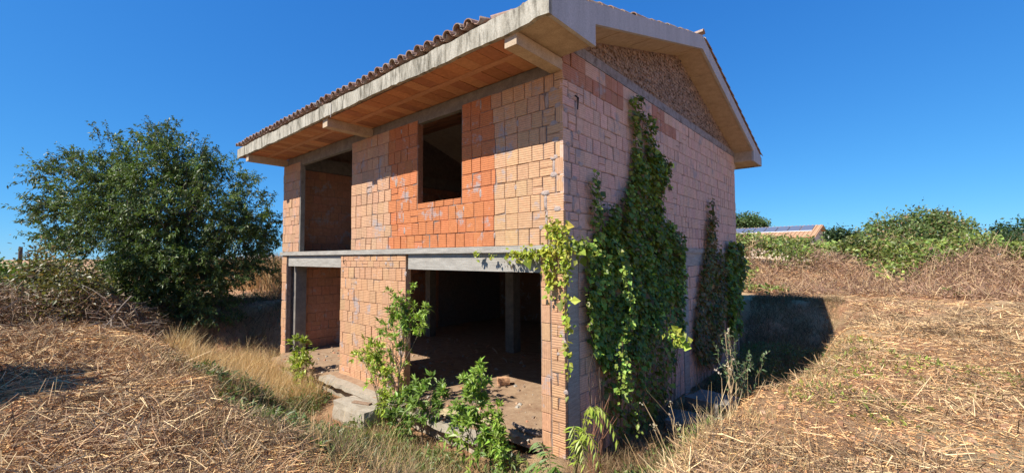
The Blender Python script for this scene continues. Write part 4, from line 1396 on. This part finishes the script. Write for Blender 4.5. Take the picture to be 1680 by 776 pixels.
# mound of overgrown trees behind the bramble bank
bush("overgrown_tree", "wide domed tree overgrown with climbers, highest of the bank on the right",
     [(pt(u, v + 11, d), r * 0.92) for u, v, d, r in ((1425, 385, 24, 0.9), (1460, 375, 24, 1.1), (1500, 368, 24, 1.2), (1540, 358, 24.5, 0.65), (1515, 372, 23.5, 1.1), (1550, 378, 23.5, 1.2), (1590, 388, 24, 0.75), (1480, 392, 23, 1.2), (1610, 396, 24, 0.5), (1440, 372, 25, 0.6), (1570, 368, 24.5, 0.5), (1530, 350, 24.5, 0.28), (1552, 349, 24.5, 0.22), (1500, 356, 24.5, 0.4))],
     (0.15, 0.20, 0.06), 80, 0.15, 0.6, cat="tree", sub=0.26, dry=0.12)
bush("round_bush", "small rounded dark bush between the solar roof and the domed tree", [(pt(1385, 388, 23), 0.65), (pt(1372, 395, 23), 0.5), (pt(1400, 398, 22.5), 0.6)], DG, 70, 0.13)
bush("leafy_bush", "dark bush with loose shoots at the right edge of the photo", [(pt(1660, 395, 21), 0.6), (pt(1680, 388, 21), 0.7), (pt(1645, 388, 21.5), 0.35), (pt(1640, 378, 21.5), 0.16), (pt(1700, 392, 21), 0.9), (pt(1668, 405, 20), 0.6)], (0.055, 0.095, 0.035), 70, 0.12)
bush("far_tree", "tree top showing behind the solar-panelled roof beside the gable", [(pt(1222, 366, 62), 1.0), (pt(1240, 365, 62), 0.95), (pt(1205, 368, 62), 1.3), (pt(1230, 375, 62), 1.4), (pt(1250, 372, 62), 0.5)], (0.09, 0.14, 0.045), 120, 0.26, cat="tree", sub=0.4)
# left edge
bush("green_bush", "low bright green bush under the sky at the left edge", [(pt(u, v + 14, d), r * 0.9) for u, v, d, r in ((10, 440, 14, 0.45), (35, 440, 14, 0.42), (-25, 445, 14, 0.6), (60, 445, 13.5, 0.45), (20, 455, 13.5, 0.45))], (0.11, 0.17, 0.035), 70, 0.11)
bush("olive_bush", "dusty olive-brown bush leaning on the left side of the broad tree", [(pt(u, v, d), r) for u, v, d, r in ((85, 440, 11.5, 0.55), (110, 460, 11, 0.55), (65, 465, 11.5, 0.5), (130, 485, 10.6, 0.5), (90, 490, 11, 0.5))], (0.14, 0.135, 0.055), 80, 0.09, dry=0.25)
# the bush whose shadow falls into the picture from the left
bush("shadow_bush", "bush beyond the left edge whose shadow falls on the straw", [((-5.4, -6.55, 2.35), 0.5), ((-4.9, -6.55, 2.3), 0.42), ((-6.0, -6.6, 2.3), 0.55), ((-4.6, -6.55, 2.1), 0.3), ((-5.3, -6.6, 1.6), 0.6), ((-6.6, -6.7, 2.1), 0.5), ((-4.35, -6.5, 2.2), 0.3), ((-5.1, -6.4, 2.6), 0.35)], MG, 220, 0.13)

# ---- bramble bank on the right: green above, dead canes below (one mass)
n = 120000
X = rng.uniform(-12, 34, n)
S = rng.uniform(-0.9, 9.0, n)
Y = 16.6 + 0.30 * X + S
Hs = smooth01(S / 5.0)
keep = (rng.random(n) < 0.6 + 0.4 * Hs) & (rng.random(n) < np.where(S > 6, 0.5, 1.0))
X, Y, S, Hs = X[keep], Y[keep], S[keep], Hs[keep]
bump = vnoise(X, Y, 1.3) * 0.7 + vnoise(X + 17, Y, 0.5) * 0.3
top = 0.28 + 1.0 * Hs * (0.35 + 1.1 * bump) + 0.5 * np.maximum(bump - 0.5, 0)
Zb = hgt(X, Y) + top * rng.random(len(X)) ** 0.35
green = (Hs + (vnoise(X, Y + 40, 1.7) - 0.5) * 1.5 + (bump - 0.5) * 0.4 + rng.normal(0, 0.06, len(X))) > 0.58
lfb, brn = Acc(), Acc()
ng = green.sum()
P = np.stack([X, Y, Zb], -1)
gcol = jit((0.19, 0.235, 0.055), ng, 0.3, 0.10) * (0.55 + 0.9 * vnoise(X[green] + 3, Y[green], 0.6))[:, None]
sel = rng.random(ng) < 0.12
gcol[sel] = jit((0.24, 0.18, 0.08), sel.sum(), 0.25)
s = 0.14 * np.exp(rng.normal(0, 0.3, ng))
lfb.leaves(P[green], rng.normal(0, 0.7, (ng, 3)) + np.array([0, -0.3, 0]), rng.normal(0, 0.4, (ng, 3)) + np.array([0, -0.4, 0.9]), s, s * 0.7, gcol, 0.15, 0.1)
kind(lfb.build("green_brambles", M_LEAF), "stuff", "green brambles covering the top of the bank on the right")
nb = (~green).sum()
bc = np.array([(0.44, 0.28, 0.18), (0.54, 0.36, 0.22), (0.32, 0.20, 0.14), (0.58, 0.42, 0.24), (0.22, 0.14, 0.10)])[rng.integers(0, 5, nb)] * np.exp(rng.normal(0, 0.2, (nb, 1)))
Dd = rng.normal(0, 0.8, (nb, 3)) + np.array([0, -0.1, 0.5])
brn.strands(P[~green] - np.array([0, 0, 0.15]), Dd, 0.42 * np.exp(rng.normal(0, 0.35, nb)), 0.022, bc, rng.normal(0, 0.12, (nb, 3)) - np.array([0, 0, 0.06]))
kk = rng.random(nb) < 0.5
s = 0.085 * np.exp(rng.normal(0, 0.3, kk.sum()))
brn.leaves(P[~green][kk], rng.normal(0, 1, (kk.sum(), 3)), rng.normal(0, 1, (kk.sum(), 3)), s, s * 0.6, bc[kk] * 0.85, 0.2)
kind(brn.build("dead_brambles", M_GRASS), "stuff", "pinkish brown dead brambles on the foot of the bank")

# ---- brush pile left
bp_ = thing("brush_pile", "long heap of dead grey-brown branches at the left", "brush pile", (-12.3, -4.2, 1.0))
st, lf = Acc(), Acc()
for k in range(1500):
    u = random.uniform(-60, 265)
    hmax = 0.8 * (1 - smooth01((u - 110) / 190)) + 0.12
    d = random.uniform(10.2, 13.2)
    zq = random.random() ** 1.3 * hmax
    c = pt(u, 500, d)
    c[2] = float(hgt(c[0], c[1])) + zq
    ln = random.uniform(0.3, 1.3)
    dv = unit(rng.normal(0, 1, 3) * np.array([1, 1, 0.45])) * ln / 2
    r0 = random.choice([0.004, 0.006, 0.008, 0.014])
    P = curve_pts(c - dv, c + dv, random.uniform(-0.08, 0.15), 5, 0.035)
    P[:, 2] = np.maximum(P[:, 2], hgt(P[:, 0], P[:, 1]) + 0.01)
    st.tube(P, np.linspace(r0, r0 * 0.4, 5), 3, np.array(random.choice([(0.26, 0.18, 0.12), (0.34, 0.25, 0.17), (0.16, 0.11, 0.07), (0.44, 0.35, 0.26)])))
n = 22000
U = rng.uniform(-60, 260, n); Dp = rng.uniform(10.3, 13.4, n)
hm = 0.75 * (1 - smooth01((U - 120) / 170)) + 0.12
P = CAM + FWD * Dp[:, None] + RGT * ((U - 840) * Dp / F_PX)[:, None] - UPV * ((500 - 388) * Dp / F_PX)[:, None]
P[:, 2] = hgt(P[:, 0], P[:, 1]) + hm * rng.random(n) ** 0.8
s = 0.06 * np.exp(rng.normal(0, 0.35, n))
lf.leaves(P, rng.normal(0, 1, (n, 3)), rng.normal(0, 1, (n, 3)), s, s * 0.5, jit((0.24, 0.155, 0.09), n, 0.4, 0.08), 0.2)
st.build("branch", M_TWIG, bp_)
lf.build("dry_leaves", M_GRASS, bp_)

# ---- straw, stubble and weeds (nobody could count them)
def scatter(n, x0, x1, y0, y1, near=2.2, power=1.6):
    """random ground points, thinned with distance from where the photographer stood"""
    X, Y = rng.uniform(x0, x1, n * 4), rng.uniform(y0, y1, n * 4)
    d = np.hypot(X - CAM[0], Y - CAM[1])
    k = rng.random(n * 4) < np.minimum(1, (near / np.maximum(d, 0.5)) ** power)
    out = (X < -L - 0.1) | (X > 0.05) | (Y < -0.5) | (Y > W + 0.1)
    k &= out
    X, Y = X[k][:n], Y[k][:n]
    return X, Y, np.hypot(X - CAM[0], Y - CAM[1])


STRAW = np.array([(0.43, 0.315, 0.19), (0.52, 0.40, 0.24), (0.34, 0.24, 0.15), (0.25, 0.175, 0.115), (0.60, 0.49, 0.31), (0.16, 0.11, 0.08), (0.42, 0.27, 0.16), (0.14, 0.095, 0.065), (0.36, 0.26, 0.175)])
STRAW = np.minimum(STRAW * np.array([1.42, 1.30, 1.12]), 0.85)
sa = Acc()
for (n, box, near, ang0) in ((90000, (-14, 3.2, -6.6, -2.2), 3.0, 0.25), (85000, (1.6, 10, -5, 16.5), 3.2, 0.35), (12000, (-1, 24, 10, 19), 10.0, 0.2)):
    X, Y, d = scatter(n, *box, near=near, power=1.3)
    z = hgt(X, Y)
    k = z > 0.55 + 0.3 * vnoise(X, Y + 31, 0.8) * (X < 1.5)
    k &= rng.random(len(X)) < np.clip((vnoise(X + 3, Y, 1.3) * 0.7 + vnoise(X, Y + 9, 0.5) * 0.3 - 0.36) * 4.0, 0.06, 1)
    X, Y, d, z = X[k], Y[k], d[k], z[k]
    m = len(X)
    swirl = ang0 + (vnoise(X, Y + 70, 1.6) - 0.5) * 7.0
    a = swirl + rng.normal(0, 1.0 if ang0 < 0.3 else 0.75, m)
    Ln = (0.04 + 0.16 * rng.random(m) ** 3) * (1 + d / 22)
    Wd = (0.002 + 0.003 * rng.random(m) ** 1.5) * (1 + d / 7)
    D = np.stack([np.cos(a), np.sin(a), rng.normal(0.03, 0.10, m)], -1)
    P = np.stack([X, Y, z + 0.004 + 0.035 * rng.random(m) ** 2], -1)
    sa.strands(P, D, Ln, Wd, STRAW[rng.integers(0, len(STRAW), m)] * np.exp(rng.normal(0, 0.18, (m, 1))) * (0.55 + 0.8 * vnoise(X + 21, Y + 4, 0.9) + 0.15 * vnoise(X, Y, 0.3))[:, None] * (np.array([1.08, 0.99, 0.84]) if ang0 < 0.3 else 1.0), rng.normal(0, 0.03, (m, 3)) * np.array([1, 1, 0.4]), 0.7, seg=1 if ang0 < 0.3 else 2)
for (nc, box) in ((2600, (-13, 3.0, -6.5, -2.6)), (2600, (1.9, 9.5, -4.5, 15))):
    X, Y, d = scatter(nc, *box, near=4.0, power=1.1)
    k = (hgt(X, Y) > 0.5) & (vnoise(X + 13, Y + 8, 0.9) > 0.42)
    X, Y, d = X[k], Y[k], d[k]
    q = 26
    cx, cy, cd = np.repeat(X, q), np.repeat(Y, q), np.repeat(d, q)
    m = len(cx)
    sz = np.repeat(rng.uniform(0.05, 0.16, len(X)), q) * (1 + cd / 20)
    X2, Y2 = cx + rng.normal(0, 1, m) * sz, cy + rng.normal(0, 1, m) * sz
    P = np.stack([X2, Y2, hgt(X2, Y2) + 0.01 + 0.5 * sz * rng.random(m) ** 1.5], -1)
    D = rng.normal(0, 1, (m, 3)) * np.array([1, 1, 0.45])
    tone = np.repeat(rng.choice([0.35, 0.5, 0.75, 1.0, 1.1], len(X)), q)[:, None]
    sa.strands(P, D, (0.05 + 0.14 * rng.random(m) ** 2) * (1 + cd / 14), 0.0035 * (1 + cd / 6), STRAW[rng.integers(0, len(STRAW), m)] * tone, rng.normal(0, 0.03, (m, 3)), 0.7, seg=1)
for (n, box) in ((130000, (-10, 3.2, -6.4, -2.4)), (120000, (1.8, 8, -4.5, 9))):
    X, Y, d = scatter(n, *box, near=2.6, power=1.5)
    z = hgt(X, Y); k = z > 0.45; X, Y, z, d = X[k], Y[k], z[k], d[k]
    m = len(X)
    sa.strands(np.stack([X, Y, z + 0.003 + 0.012 * rng.random(m)], -1), rng.normal(0, 1, (m, 3)) * np.array([1, 1, 0.25]), (0.012 + 0.035 * rng.random(m)) * (1 + d / 10), 0.0035 * (1 + d / 6), STRAW[rng.integers(0, len(STRAW), m)] * np.exp(rng.normal(-0.1, 0.35, (m, 1))) * np.array([1.06, 0.91, 0.77]), None, 0.8, seg=1)
kind(sa.build("straw", M_STRAW), "stuff", "mown straw lying over the plateau on both sides of the house")
clod = Acc()
random.seed(101)
X, Y, d = scatter(2600, -9, 8.5, -5.2, 9, near=4.5, power=1.0)
Zc = hgt(X, Y)
for x, y, z in zip(X, Y, Zc):
    if z < 0.5:
        continue
    r = random.choice([0.008, 0.012, 0.016, 0.024, 0.035])
    V = [np.array([x, y, z - 0.006]) + np.array([a * r * random.uniform(0.6, 1.3), b * r * random.uniform(0.6, 1.3), c_ * r * random.uniform(0.6, 1.1)]) for a, b, c_ in ((-1, -1, 0), (1, -1, 0), (1, 1, 0), (-1, 1, 0), (-0.6, -0.6, 1), (0.6, -0.6, 1), (0.6, 0.6, 1), (-0.6, 0.6, 1))]
    clod.add(V, [(4, 5, 6, 7), (0, 1, 5, 4), (1, 2, 6, 5), (2, 3, 7, 6), (3, 0, 4, 7)], np.array(random.choice([(0.40, 0.21, 0.12), (0.34, 0.18, 0.10), (0.46, 0.30, 0.19)])) * random.uniform(0.8, 1.1))
kind(clod.build("soil_clods", M_TWIG), "stuff", "small reddish clods of earth among the straw")
# long pale canes lying on the straw
cn = Acc()
for k in range(260):
    if k < 150:
        x, y = random.uniform(2.3, 8), random.uniform(-3.5, 11)
        a = random.gauss(0.3, 0.5)
    else:
        x, y = random.uniform(-9, 1.5), random.uniform(-5.2, -3.0)
        a = random.uniform(0, 3.1)
    ln = random.uniform(0.4, 1.5)
    tt = np.linspace(-0.5, 0.5, 6)
    bendq = random.gauss(0, 0.12)
    px_, py_ = x + math.cos(a) * ln * tt - math.sin(a) * bendq * tt ** 2 * 4, y + math.sin(a) * ln * tt + math.cos(a) * bendq * tt ** 2 * 4
    P = np.stack([px_, py_, hgt(px_, py_) + 0.03 + np.abs(rng.normal(0, 0.015, 6))], -1)
    r0 = random.choice([0.004, 0.006, 0.008])
    cn.tube(P, np.linspace(r0, r0 * 0.5, 6), 4, STRAW[random.randint(0, 4)] * random.uniform(0.8, 1.15))
kind(cn.build("fallen_canes", M_STRAW), "stuff", "long dry canes strewn over the straw")
# stubble: short upright broken stems
sb = Acc()
X, Y, d = scatter(9000, -12, 9, -5.5, 15, near=4.0, power=1.2)
z = hgt(X, Y); k = (z > 0.5) & (vnoise(X, Y + 11, 1.1) > 0.45); X, Y, z = X[k], Y[k], z[k]
m = len(X)
sb.strands(np.stack([X, Y, z - 0.01], -1), rng.normal(0, 0.35, (m, 3)) + np.array([0, 0, 1.0]), 0.05 + 0.14 * rng.random(m) ** 2, 0.005, STRAW[rng.integers(0, 7, m)] * 0.7, None, 0.8)
kind(sb.build("stubble", M_STRAW), "stuff", "short broken stems standing out of the straw")

# dry grass in the pit and on its slopes
DG_COL = np.array([(0.72, 0.52, 0.25), (0.64, 0.43, 0.20), (0.78, 0.60, 0.33), (0.52, 0.34, 0.17), (0.58, 0.46, 0.20)])
dg = Acc()


def tuft(n, xs, ys, hmin, hmax, dens=None, cols=DG_COL, w=0.005, lean=0.3, keep=None):
    X, Y = rng.uniform(*xs, n), rng.uniform(*ys, n)
    out = (X < -L - 0.08) | (X > 0.12) | (Y < -0.52) | (Y > W + 0.1)
    k = out & (vnoise(X + 5, Y + 3, 0.55) + rng.random(n) * 0.5 > 0.52)
    if keep is not None:
        k &= keep(X, Y)
    X, Y = X[k], Y[k]
    m = len(X)
    hh = (hmin + (hmax - hmin) * rng.random(m) ** 1.3) * (0.6 + 0.7 * vnoise(X, Y + 23, 0.8))
    D = rng.normal(0, lean, (m, 3)) + np.array([0, 0, 1.0])
    bend = np.stack([rng.normal(0, 0.25, m), rng.normal(0, 0.25, m), -0.12 * rng.random(m)], -1) * hh[:, None]
    dg.strands(np.stack([X, Y, hgt(X, Y) - 0.02], -1), D, hh, w * np.exp(rng.normal(0, 0.25, m)), cols[rng.integers(0, len(cols), m)] * np.exp(rng.normal(0, 0.15, (m, 1))), bend, 0.3)


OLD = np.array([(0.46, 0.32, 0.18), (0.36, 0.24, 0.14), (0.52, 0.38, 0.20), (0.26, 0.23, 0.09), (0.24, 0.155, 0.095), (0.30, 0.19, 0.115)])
SHADE_COL = OLD * 0.42  # dry grass colours darkened to paint shade on shadowed ground
tuft(17000, (-10.6, -5.6), (-2.6, -0.7), 0.25, 0.8)
tuft(7000, (-13.5, -9.9), (-2.8, 2.5), 0.15, 0.5, cols=OLD)
CLR = lambda X, Y: ~((X > -5.3) & (X < -3.1) & (Y > -2.3 + 0.25 * (X + 5.3)))
tuft(17000, (-6.5, 0.4), (-3.1, -0.95), 0.10, 0.42, cols=np.concatenate([OLD, DG_COL[:2]]), keep=CLR)
tuft(3500, (-5.3, -3.1), (-2.3, -1.02), 0.04, 0.16, cols=OLD)
tuft(6000, (-0.8, 2.2), (-2.9, -0.7), 0.06, 0.26, cols=np.concatenate([OLD, DG_COL]))
tuft(11000, (0.9, 2.9), (-1.8, 6.5), 0.04, 0.20, cols=np.concatenate([OLD, DG_COL]))
tuft(6000, (0.4, 2.2), (4.0, 14.0), 0.15, 0.5, cols=OLD)
tuft(9000, (-9, 2.0), (-3.9, -2.6), 0.04, 0.2, cols=OLD)
tuft(7000, (-3.4, 0.6), (-1.5, -0.55), 0.06, 0.28, cols=np.concatenate([OLD, DG_COL[:2]]))
tuft(3500, (0.1, 1.3), (-0.9, 1.5), 0.08, 0.35, cols=OLD)
tuft(24000, (-0.5, 2.3), (7.0, 14.5), 0.08, 0.35, cols=OLD * 0.6, w=0.010, lean=0.6, keep=lambda X, Y: (X < 0.6 + 0.11 * (Y - 2) + 0.5 * vnoise(X, Y, 0.6)))  # tint lowered to deepen the house's cast shadow by colour
tuft(12000, (0.15, 1.6), (0.5, 8.0), 0.08, 0.35, cols=SHADE_COL, w=0.008, lean=0.5)  # shade-coloured tufts in the pit along the gable
tuft(26000, (-17.0, -9.9), (-1.6, 5.5), 0.06, 0.30, cols=np.concatenate([SHADE_COL, OLD[3:]]), w=0.012, lean=0.6)  # dark colours deepen the broad tree's shadow on the ground
tuft(260, (1.0, 2.3), (-1.5, 1.2), 0.3, 0.6, cols=DG_COL, w=0.004, lean=0.25)
tuft(700, (-5.5, 0.5), (-2.6, -1.1), 0.4, 0.8, cols=DG_COL, w=0.004, lean=0.3, keep=CLR)
tuft(9000, (-3.4, 0.9), (-2.3, -0.95), 0.06, 0.3, cols=np.array([(0.15, 0.17, 0.07), (0.20, 0.15, 0.09), (0.12, 0.10, 0.06), (0.26, 0.22, 0.11)]), w=0.007, lean=1.3)
OLV = np.array([(0.24, 0.23, 0.10), (0.19, 0.20, 0.09), (0.30, 0.25, 0.12), (0.22, 0.15, 0.09), (0.34, 0.30, 0.15)])
tuft(14000, (-6.2, 0.7), (-3.4, -1.0), 0.08, 0.34, cols=OLV, w=0.006, lean=0.9, keep=CLR)
tuft(2500, (-4.2, -2.6), (-1.4, -0.55), 0.05, 0.2, cols=OLV, lean=0.8)
kind(dg.build("dry_grass", M_GRASS), "stuff", "golden dry grass standing in the trench round the house, tinted darker in the shadows")
# tall dry stand on the far left
ts = Acc()
n = 26000
X, Y = rng.uniform(-32, -14.5, n), rng.uniform(1.5, 24, n)
P = np.stack([X, Y, hgt(X, Y)], -1)
hh = (0.7 + 0.75 * rng.random(n)) * smooth01((-X - 14.0) / 2.5) * (0.75 + 0.4 * vnoise(X, Y, 1.5)) + 0.15
ts.strands(P, rng.normal(0, 0.22, (n, 3)) + np.array([0, 0, 1.0]), hh, 0.022, np.array([(0.42, 0.27, 0.12), (0.50, 0.33, 0.16), (0.34, 0.21, 0.10), (0.46, 0.34, 0.17)])[rng.integers(0, 4, n)] * np.exp(rng.normal(0, 0.15, (n, 1))), rng.normal(0, 0.15, (n, 3)) - np.array([0, 0, 0.05]), 0.4)
kind(ts.build("tall_dry_stand", M_GRASS), "stuff", "tall golden dry growth between the broad tree and the house")
# green weeds in patches
gw_ = Acc()


def weeds(n, spots, size=0.07, col=(0.13, 0.17, 0.05), hmax=0.3):
    for (x, y, r, h) in spots:
        m = int(n * r * r)
        a, q = rng.random(m) * 6.283, np.sqrt(rng.random(m)) * r
        X, Y = x + np.cos(a) * q, y + np.sin(a) * q
        k = (X < -L - 0.1) | (X > 0.1) | (Y < -0.5) | (Y > W)
        k &= vnoise(X + 60, Y, 0.3) + 0.35 * rng.random(m) > 0.5
        X, Y = X[k], Y[k]
        m = len(X)
        P = np.stack([X, Y, hgt(X, Y) + h * rng.random(m) * (1 - (np.hypot(X - x, Y - y) / r) ** 2 * 0.7)], -1)
        s = size * np.exp(rng.normal(0, 0.3, m))
        gw_.leaves(P, rng.normal(0, 0.7, (m, 3)) + np.array([0, 0, 0.3]), rng.normal(0, 0.4, (m, 3)) + np.array([0, -0.2, 1.0]), s, s * 0.33, jit(col, m, 0.3, 0.1), 0.15, 0.1)


weeds(4200, [(-6.4, -2.6, 0.55, 0.25), (-3.6, -2.5, 0.8, 0.25), (-2.6, -2.6, 0.8, 0.25), (-1.7, -2.7, 0.7, 0.25), (-0.9, -2.4, 0.8, 0.2), (-5.2, -2.35, 0.75, 0.3), (-4.3, -2.3, 0.5, 0.2), (-2.9, -1.7, 0.7, 0.35), (-2.2, -1.7, 0.8, 0.3), (-1.4, -1.9, 0.7, 0.25), (-6.1, -1.2, 0.8, 0.35), (-5.5, -1.3, 0.45, 0.3), (-1.3, -1.25, 0.5, 0.25), (-2.0, -1.2, 0.5, 0.25), (-0.6, -1.5, 0.7, 0.2), (0.1, -1.1, 0.5, 0.2), (0.4, -1.5, 0.6, 0.2), (-8, -1.8, 0.8, 0.3)])
weeds(3000, [(-3.6, -0.95, 0.4, 0.25), (-2.6, -1.1, 0.5, 0.3), (-1.6, -1.0, 0.45, 0.3), (-0.4, -1.0, 0.45, 0.25), (0.5, -0.9, 0.5, 0.25), (1.0, 0.3, 0.5, 0.3), (-2.9, -1.6, 0.6, 0.3), (-2.0, -1.8, 0.6, 0.3), (-1.0, -1.7, 0.6, 0.3), (-0.1, -1.6, 0.6, 0.25)], size=0.085, col=(0.16, 0.21, 0.06))
weeds(2200, [(1.2, 1.5, 0.7, 0.3), (1.1, 3.2, 0.6, 0.35), (1.3, 6, 1.2, 0.5), (1.0, 9.2, 1.3, 0.6), (1.9, 3.4, 0.6, 0.2), (1.5, -0.6, 0.6, 0.3), (0.8, 7.5, 0.8, 0.5)], col=(0.12, 0.16, 0.045))
weeds(900, [(2.5, 3.0, 0.9, 0.1), (3.1, 1.0, 0.7, 0.06), (3.2, 4.2, 0.7, 0.06), (4.2, 3.3, 0.8, 0.08), (2.7, 5.0, 0.7, 0.1)], size=0.06, col=(0.26, 0.27, 0.06))
kind(gw_.build("green_weeds", M_LEAF), "stuff", "low green weeds among the dry grass of the trench")


# tall weeds on the right slope
def tall_weed(name, label, base, h, n, col, spread=0.16, dry=False):
    b = np.array([base[0], base[1], float(hgt(*base)) - 0.03])
    t = thing(name, label, "weed", b)
    lf, st = Acc(), Acc()
    for k in range(n):
        tip = b + np.array([rng.normal(0, spread), rng.normal(0, spread), h * rng.uniform(0.55, 1.05)])
        root = b + np.array([rng.normal(0, 0.05), rng.normal(0, 0.05), 0])
        if dry:
            P = curve_pts(root, tip, 0.03, 6, 0.012)
            st.tube(P, np.linspace(0.007, 0.003, 6), 4, (0.50, 0.36, 0.2))
            lf.leaves(tip + rng.normal(0, 0.02, (6, 3)), rng.normal(0, 1, (6, 3)), rng.normal(0, 1, (6, 3)), 0.03, 0.02, jit((0.5, 0.42, 0.3), 6))
        else:
            leafy_stem(lf, st, root, tip, 34, 0.05, col, 0.42, 0.005, 0.02, 0.15)
    lf.build("foliage", M_LEAF, t)
    st.build("stem", M_BARK, t)


tall_weed("tall_weed", "tall grey-green weed on the slope before the house's shadow", (2.02, 0.75), 0.95, 13, (0.12, 0.17, 0.07))
tall_weed("dry_weed", "tall bare straw-coloured weed beside the grey-green one", (1.95, 0.55), 0.95, 7, G3, 0.10, True)
tall_weed("flowering_weed", "wiry weed with pale seed heads below the concrete slabs", (1.45, 0.35), 0.9, 9, G3, 0.22, True)
tall_weed("leafy_weed", "yellow-green leafy weed at the shadow's lower edge", (1.75, 0.1), 0.5, 12, (0.22, 0.27, 0.07), 0.16)

# ------------------------------------------------------------------ far buildings and posts
fb_a, fb_b = pt(1349, 369, 45), pt(1150, 377, 54)
zr_ = 5.75
ax = unit(np.array([fb_b[0] - fb_a[0], fb_b[1] - fb_a[1], 0]))
sd = np.array([ax[1], -ax[0], 0])
if sd @ (CAM - fb_a) < 0:
    sd = -sd
far_house = thing("low_building", "low building with a row of solar panels on its tiled roof", "building", (fb_a[0], fb_a[1], 1.05))
ln = 15.0
A = np.array([fb_a[0], fb_a[1], 0])
def fp(t, s_, z):
    return A + ax * t + sd * s_ + np.array([0, 0, z])
wz = 4.62
Acc().add([fp(0.3, 3.4, 0.9), fp(ln, 3.4, 0.9), fp(ln, 3.4, wz), fp(0.3, 3.4, wz), fp(0.3, -3.4, 0.9), fp(ln, -3.4, 0.9), fp(ln, -3.4, wz), fp(0.3, -3.4, wz)],
          [(0, 1, 2, 3), (5, 4, 7, 6), (4, 0, 3, 7), (1, 5, 6, 2)], (0.62, 0.52, 0.40)).add([fp(0.3, 3.4, wz), fp(0.3, -3.4, wz), fp(0.3, 0, zr_ - 0.1)], [(0, 1, 2)], (0.60, 0.50, 0.38)).build("wall", M_PLAIN, far_house)
def slab(t0, t1, s0, z0, s1, z1, th, tint, name, m=M_PLAIN, par=far_house):
    V = [fp(t0, s0, z0), fp(t1, s0, z0), fp(t1, s1, z1), fp(t0, s1, z1)]
    V += [v + np.array([0, 0, th]) for v in V]
    return Acc().add(V, [(0, 1, 2, 3), (7, 6, 5, 4), (0, 4, 5, 1), (1, 5, 6, 2), (2, 6, 7, 3), (3, 7, 4, 0)], tint).build(name, m, par)
rf = slab(-0.1, ln, 3.9, 4.47, 0.0, zr_, 0.12, (0.46, 0.27, 0.15), "roof")
slab(-0.1, ln, -3.9, 4.47, -0.002, zr_, 0.12, (0.46, 0.27, 0.15), "roof")
for k in range(40):
    t0 = 0.0 + k * 0.37
    slab(t0, t0 + 0.16, 3.88, 4.60, 0.1, zr_ + 0.10, 0.05, np.array((0.50, 0.30, 0.17)) * random.uniform(0.85, 1.1), "tile_row", par=far_house)
m_panel, nd, lk, bs, out = mat_base("solar_glass")
bs.inputs["Base Color"].default_value = (0.13, 0.15, 0.20, 1)
bs.inputs["Roughness"].default_value = 0.3
for k in range(11):
    t0 = 0.55 + k * 1.12
    p_ = slab(t0, t0 + 1.04, 2.15, 5.21, 0.42, 5.80, 0.05, (0.05, 0.06, 0.12), "solar_panel", m_panel)
slab(0.5, 12.9, 2.30, 5.16, 2.20, 5.19, 0.05, (0.7, 0.7, 0.7), "panel_rail")
Acc().add([fp(7.6, 3.43, 3.6), fp(8.5, 3.43, 3.6), fp(8.5, 3.43, 4.4), fp(7.6, 3.43, 4.4)], [(0, 1, 2, 3)], (0.62, 0.16, 0.09)).build("red_shutter", M_PLAIN, far_house)
# tiny white buildings on the left horizon
for (u0, u1, v0, d, lb) in ((445, 462, 421, 150, "tiny white building on the horizon touching the house's left edge"), (418, 436, 419.0, 240, "tiny pale shed on the horizon right of the broad tree")):
    a, b = pt(u0, 424, d), pt(u1, 424, d + 6)
    h_ = float(pt(u0, v0, d)[2])
    t = thing("far_building", lb, "building", (a[0], a[1], 1.0), "buildings on the horizon")
    e = unit(b - a); s_ = np.array([-e[1], e[0], 0]) * 6
    V = [a, b, b + s_, a + s_]
    V = [np.array([q[0], q[1], 0.8]) for q in V] + [np.array([q[0], q[1], h_]) for q in V]
    Acc().add(V, [(0, 1, 5, 4), (1, 2, 6, 5), (2, 3, 7, 6), (3, 0, 4, 7), (4, 5, 6, 7)], (0.72, 0.70, 0.66)).build("wall", M_PLAIN, t)
    V2 = [q + np.array([0, 0, 0.02]) for q in V[4:]] + [(V[4] + V[7]) / 2 + np.array([0, 0, 0.5]), (V[5] + V[6]) / 2 + np.array([0, 0, 0.5])]
    Acc().add(V2, [(0, 1, 5, 4), (2, 3, 4, 5)], (0.42, 0.30, 0.24)).add(V2, [(1, 2, 5), (3, 0, 4)], (0.6, 0.56, 0.5)).build("roof", M_PLAIN, t)
po = pt(34, 405, 17)
o = Acc().tube([(po[0], po[1], 0.8), (po[0] - 0.02, po[1], 2.2), (po[0] - 0.04, po[1], po[2])], [0.07, 0.065, 0.06], 8, (0.12, 0.09, 0.075))
o.add([(po[0] - 0.04 + 0.06 * math.cos(k), po[1] + 0.06 * math.sin(k), po[2]) for k in np.arange(8) * math.pi / 4], [(0, 1, 2, 3), (3, 4, 5, 6), (6, 7, 0, 3)], (0.14, 0.11, 0.09))
tag(o.build("wooden_post", M_BARK, origin=(po[0], po[1], 0.9)), "dark wooden post rising above the bush at the left edge", "post")
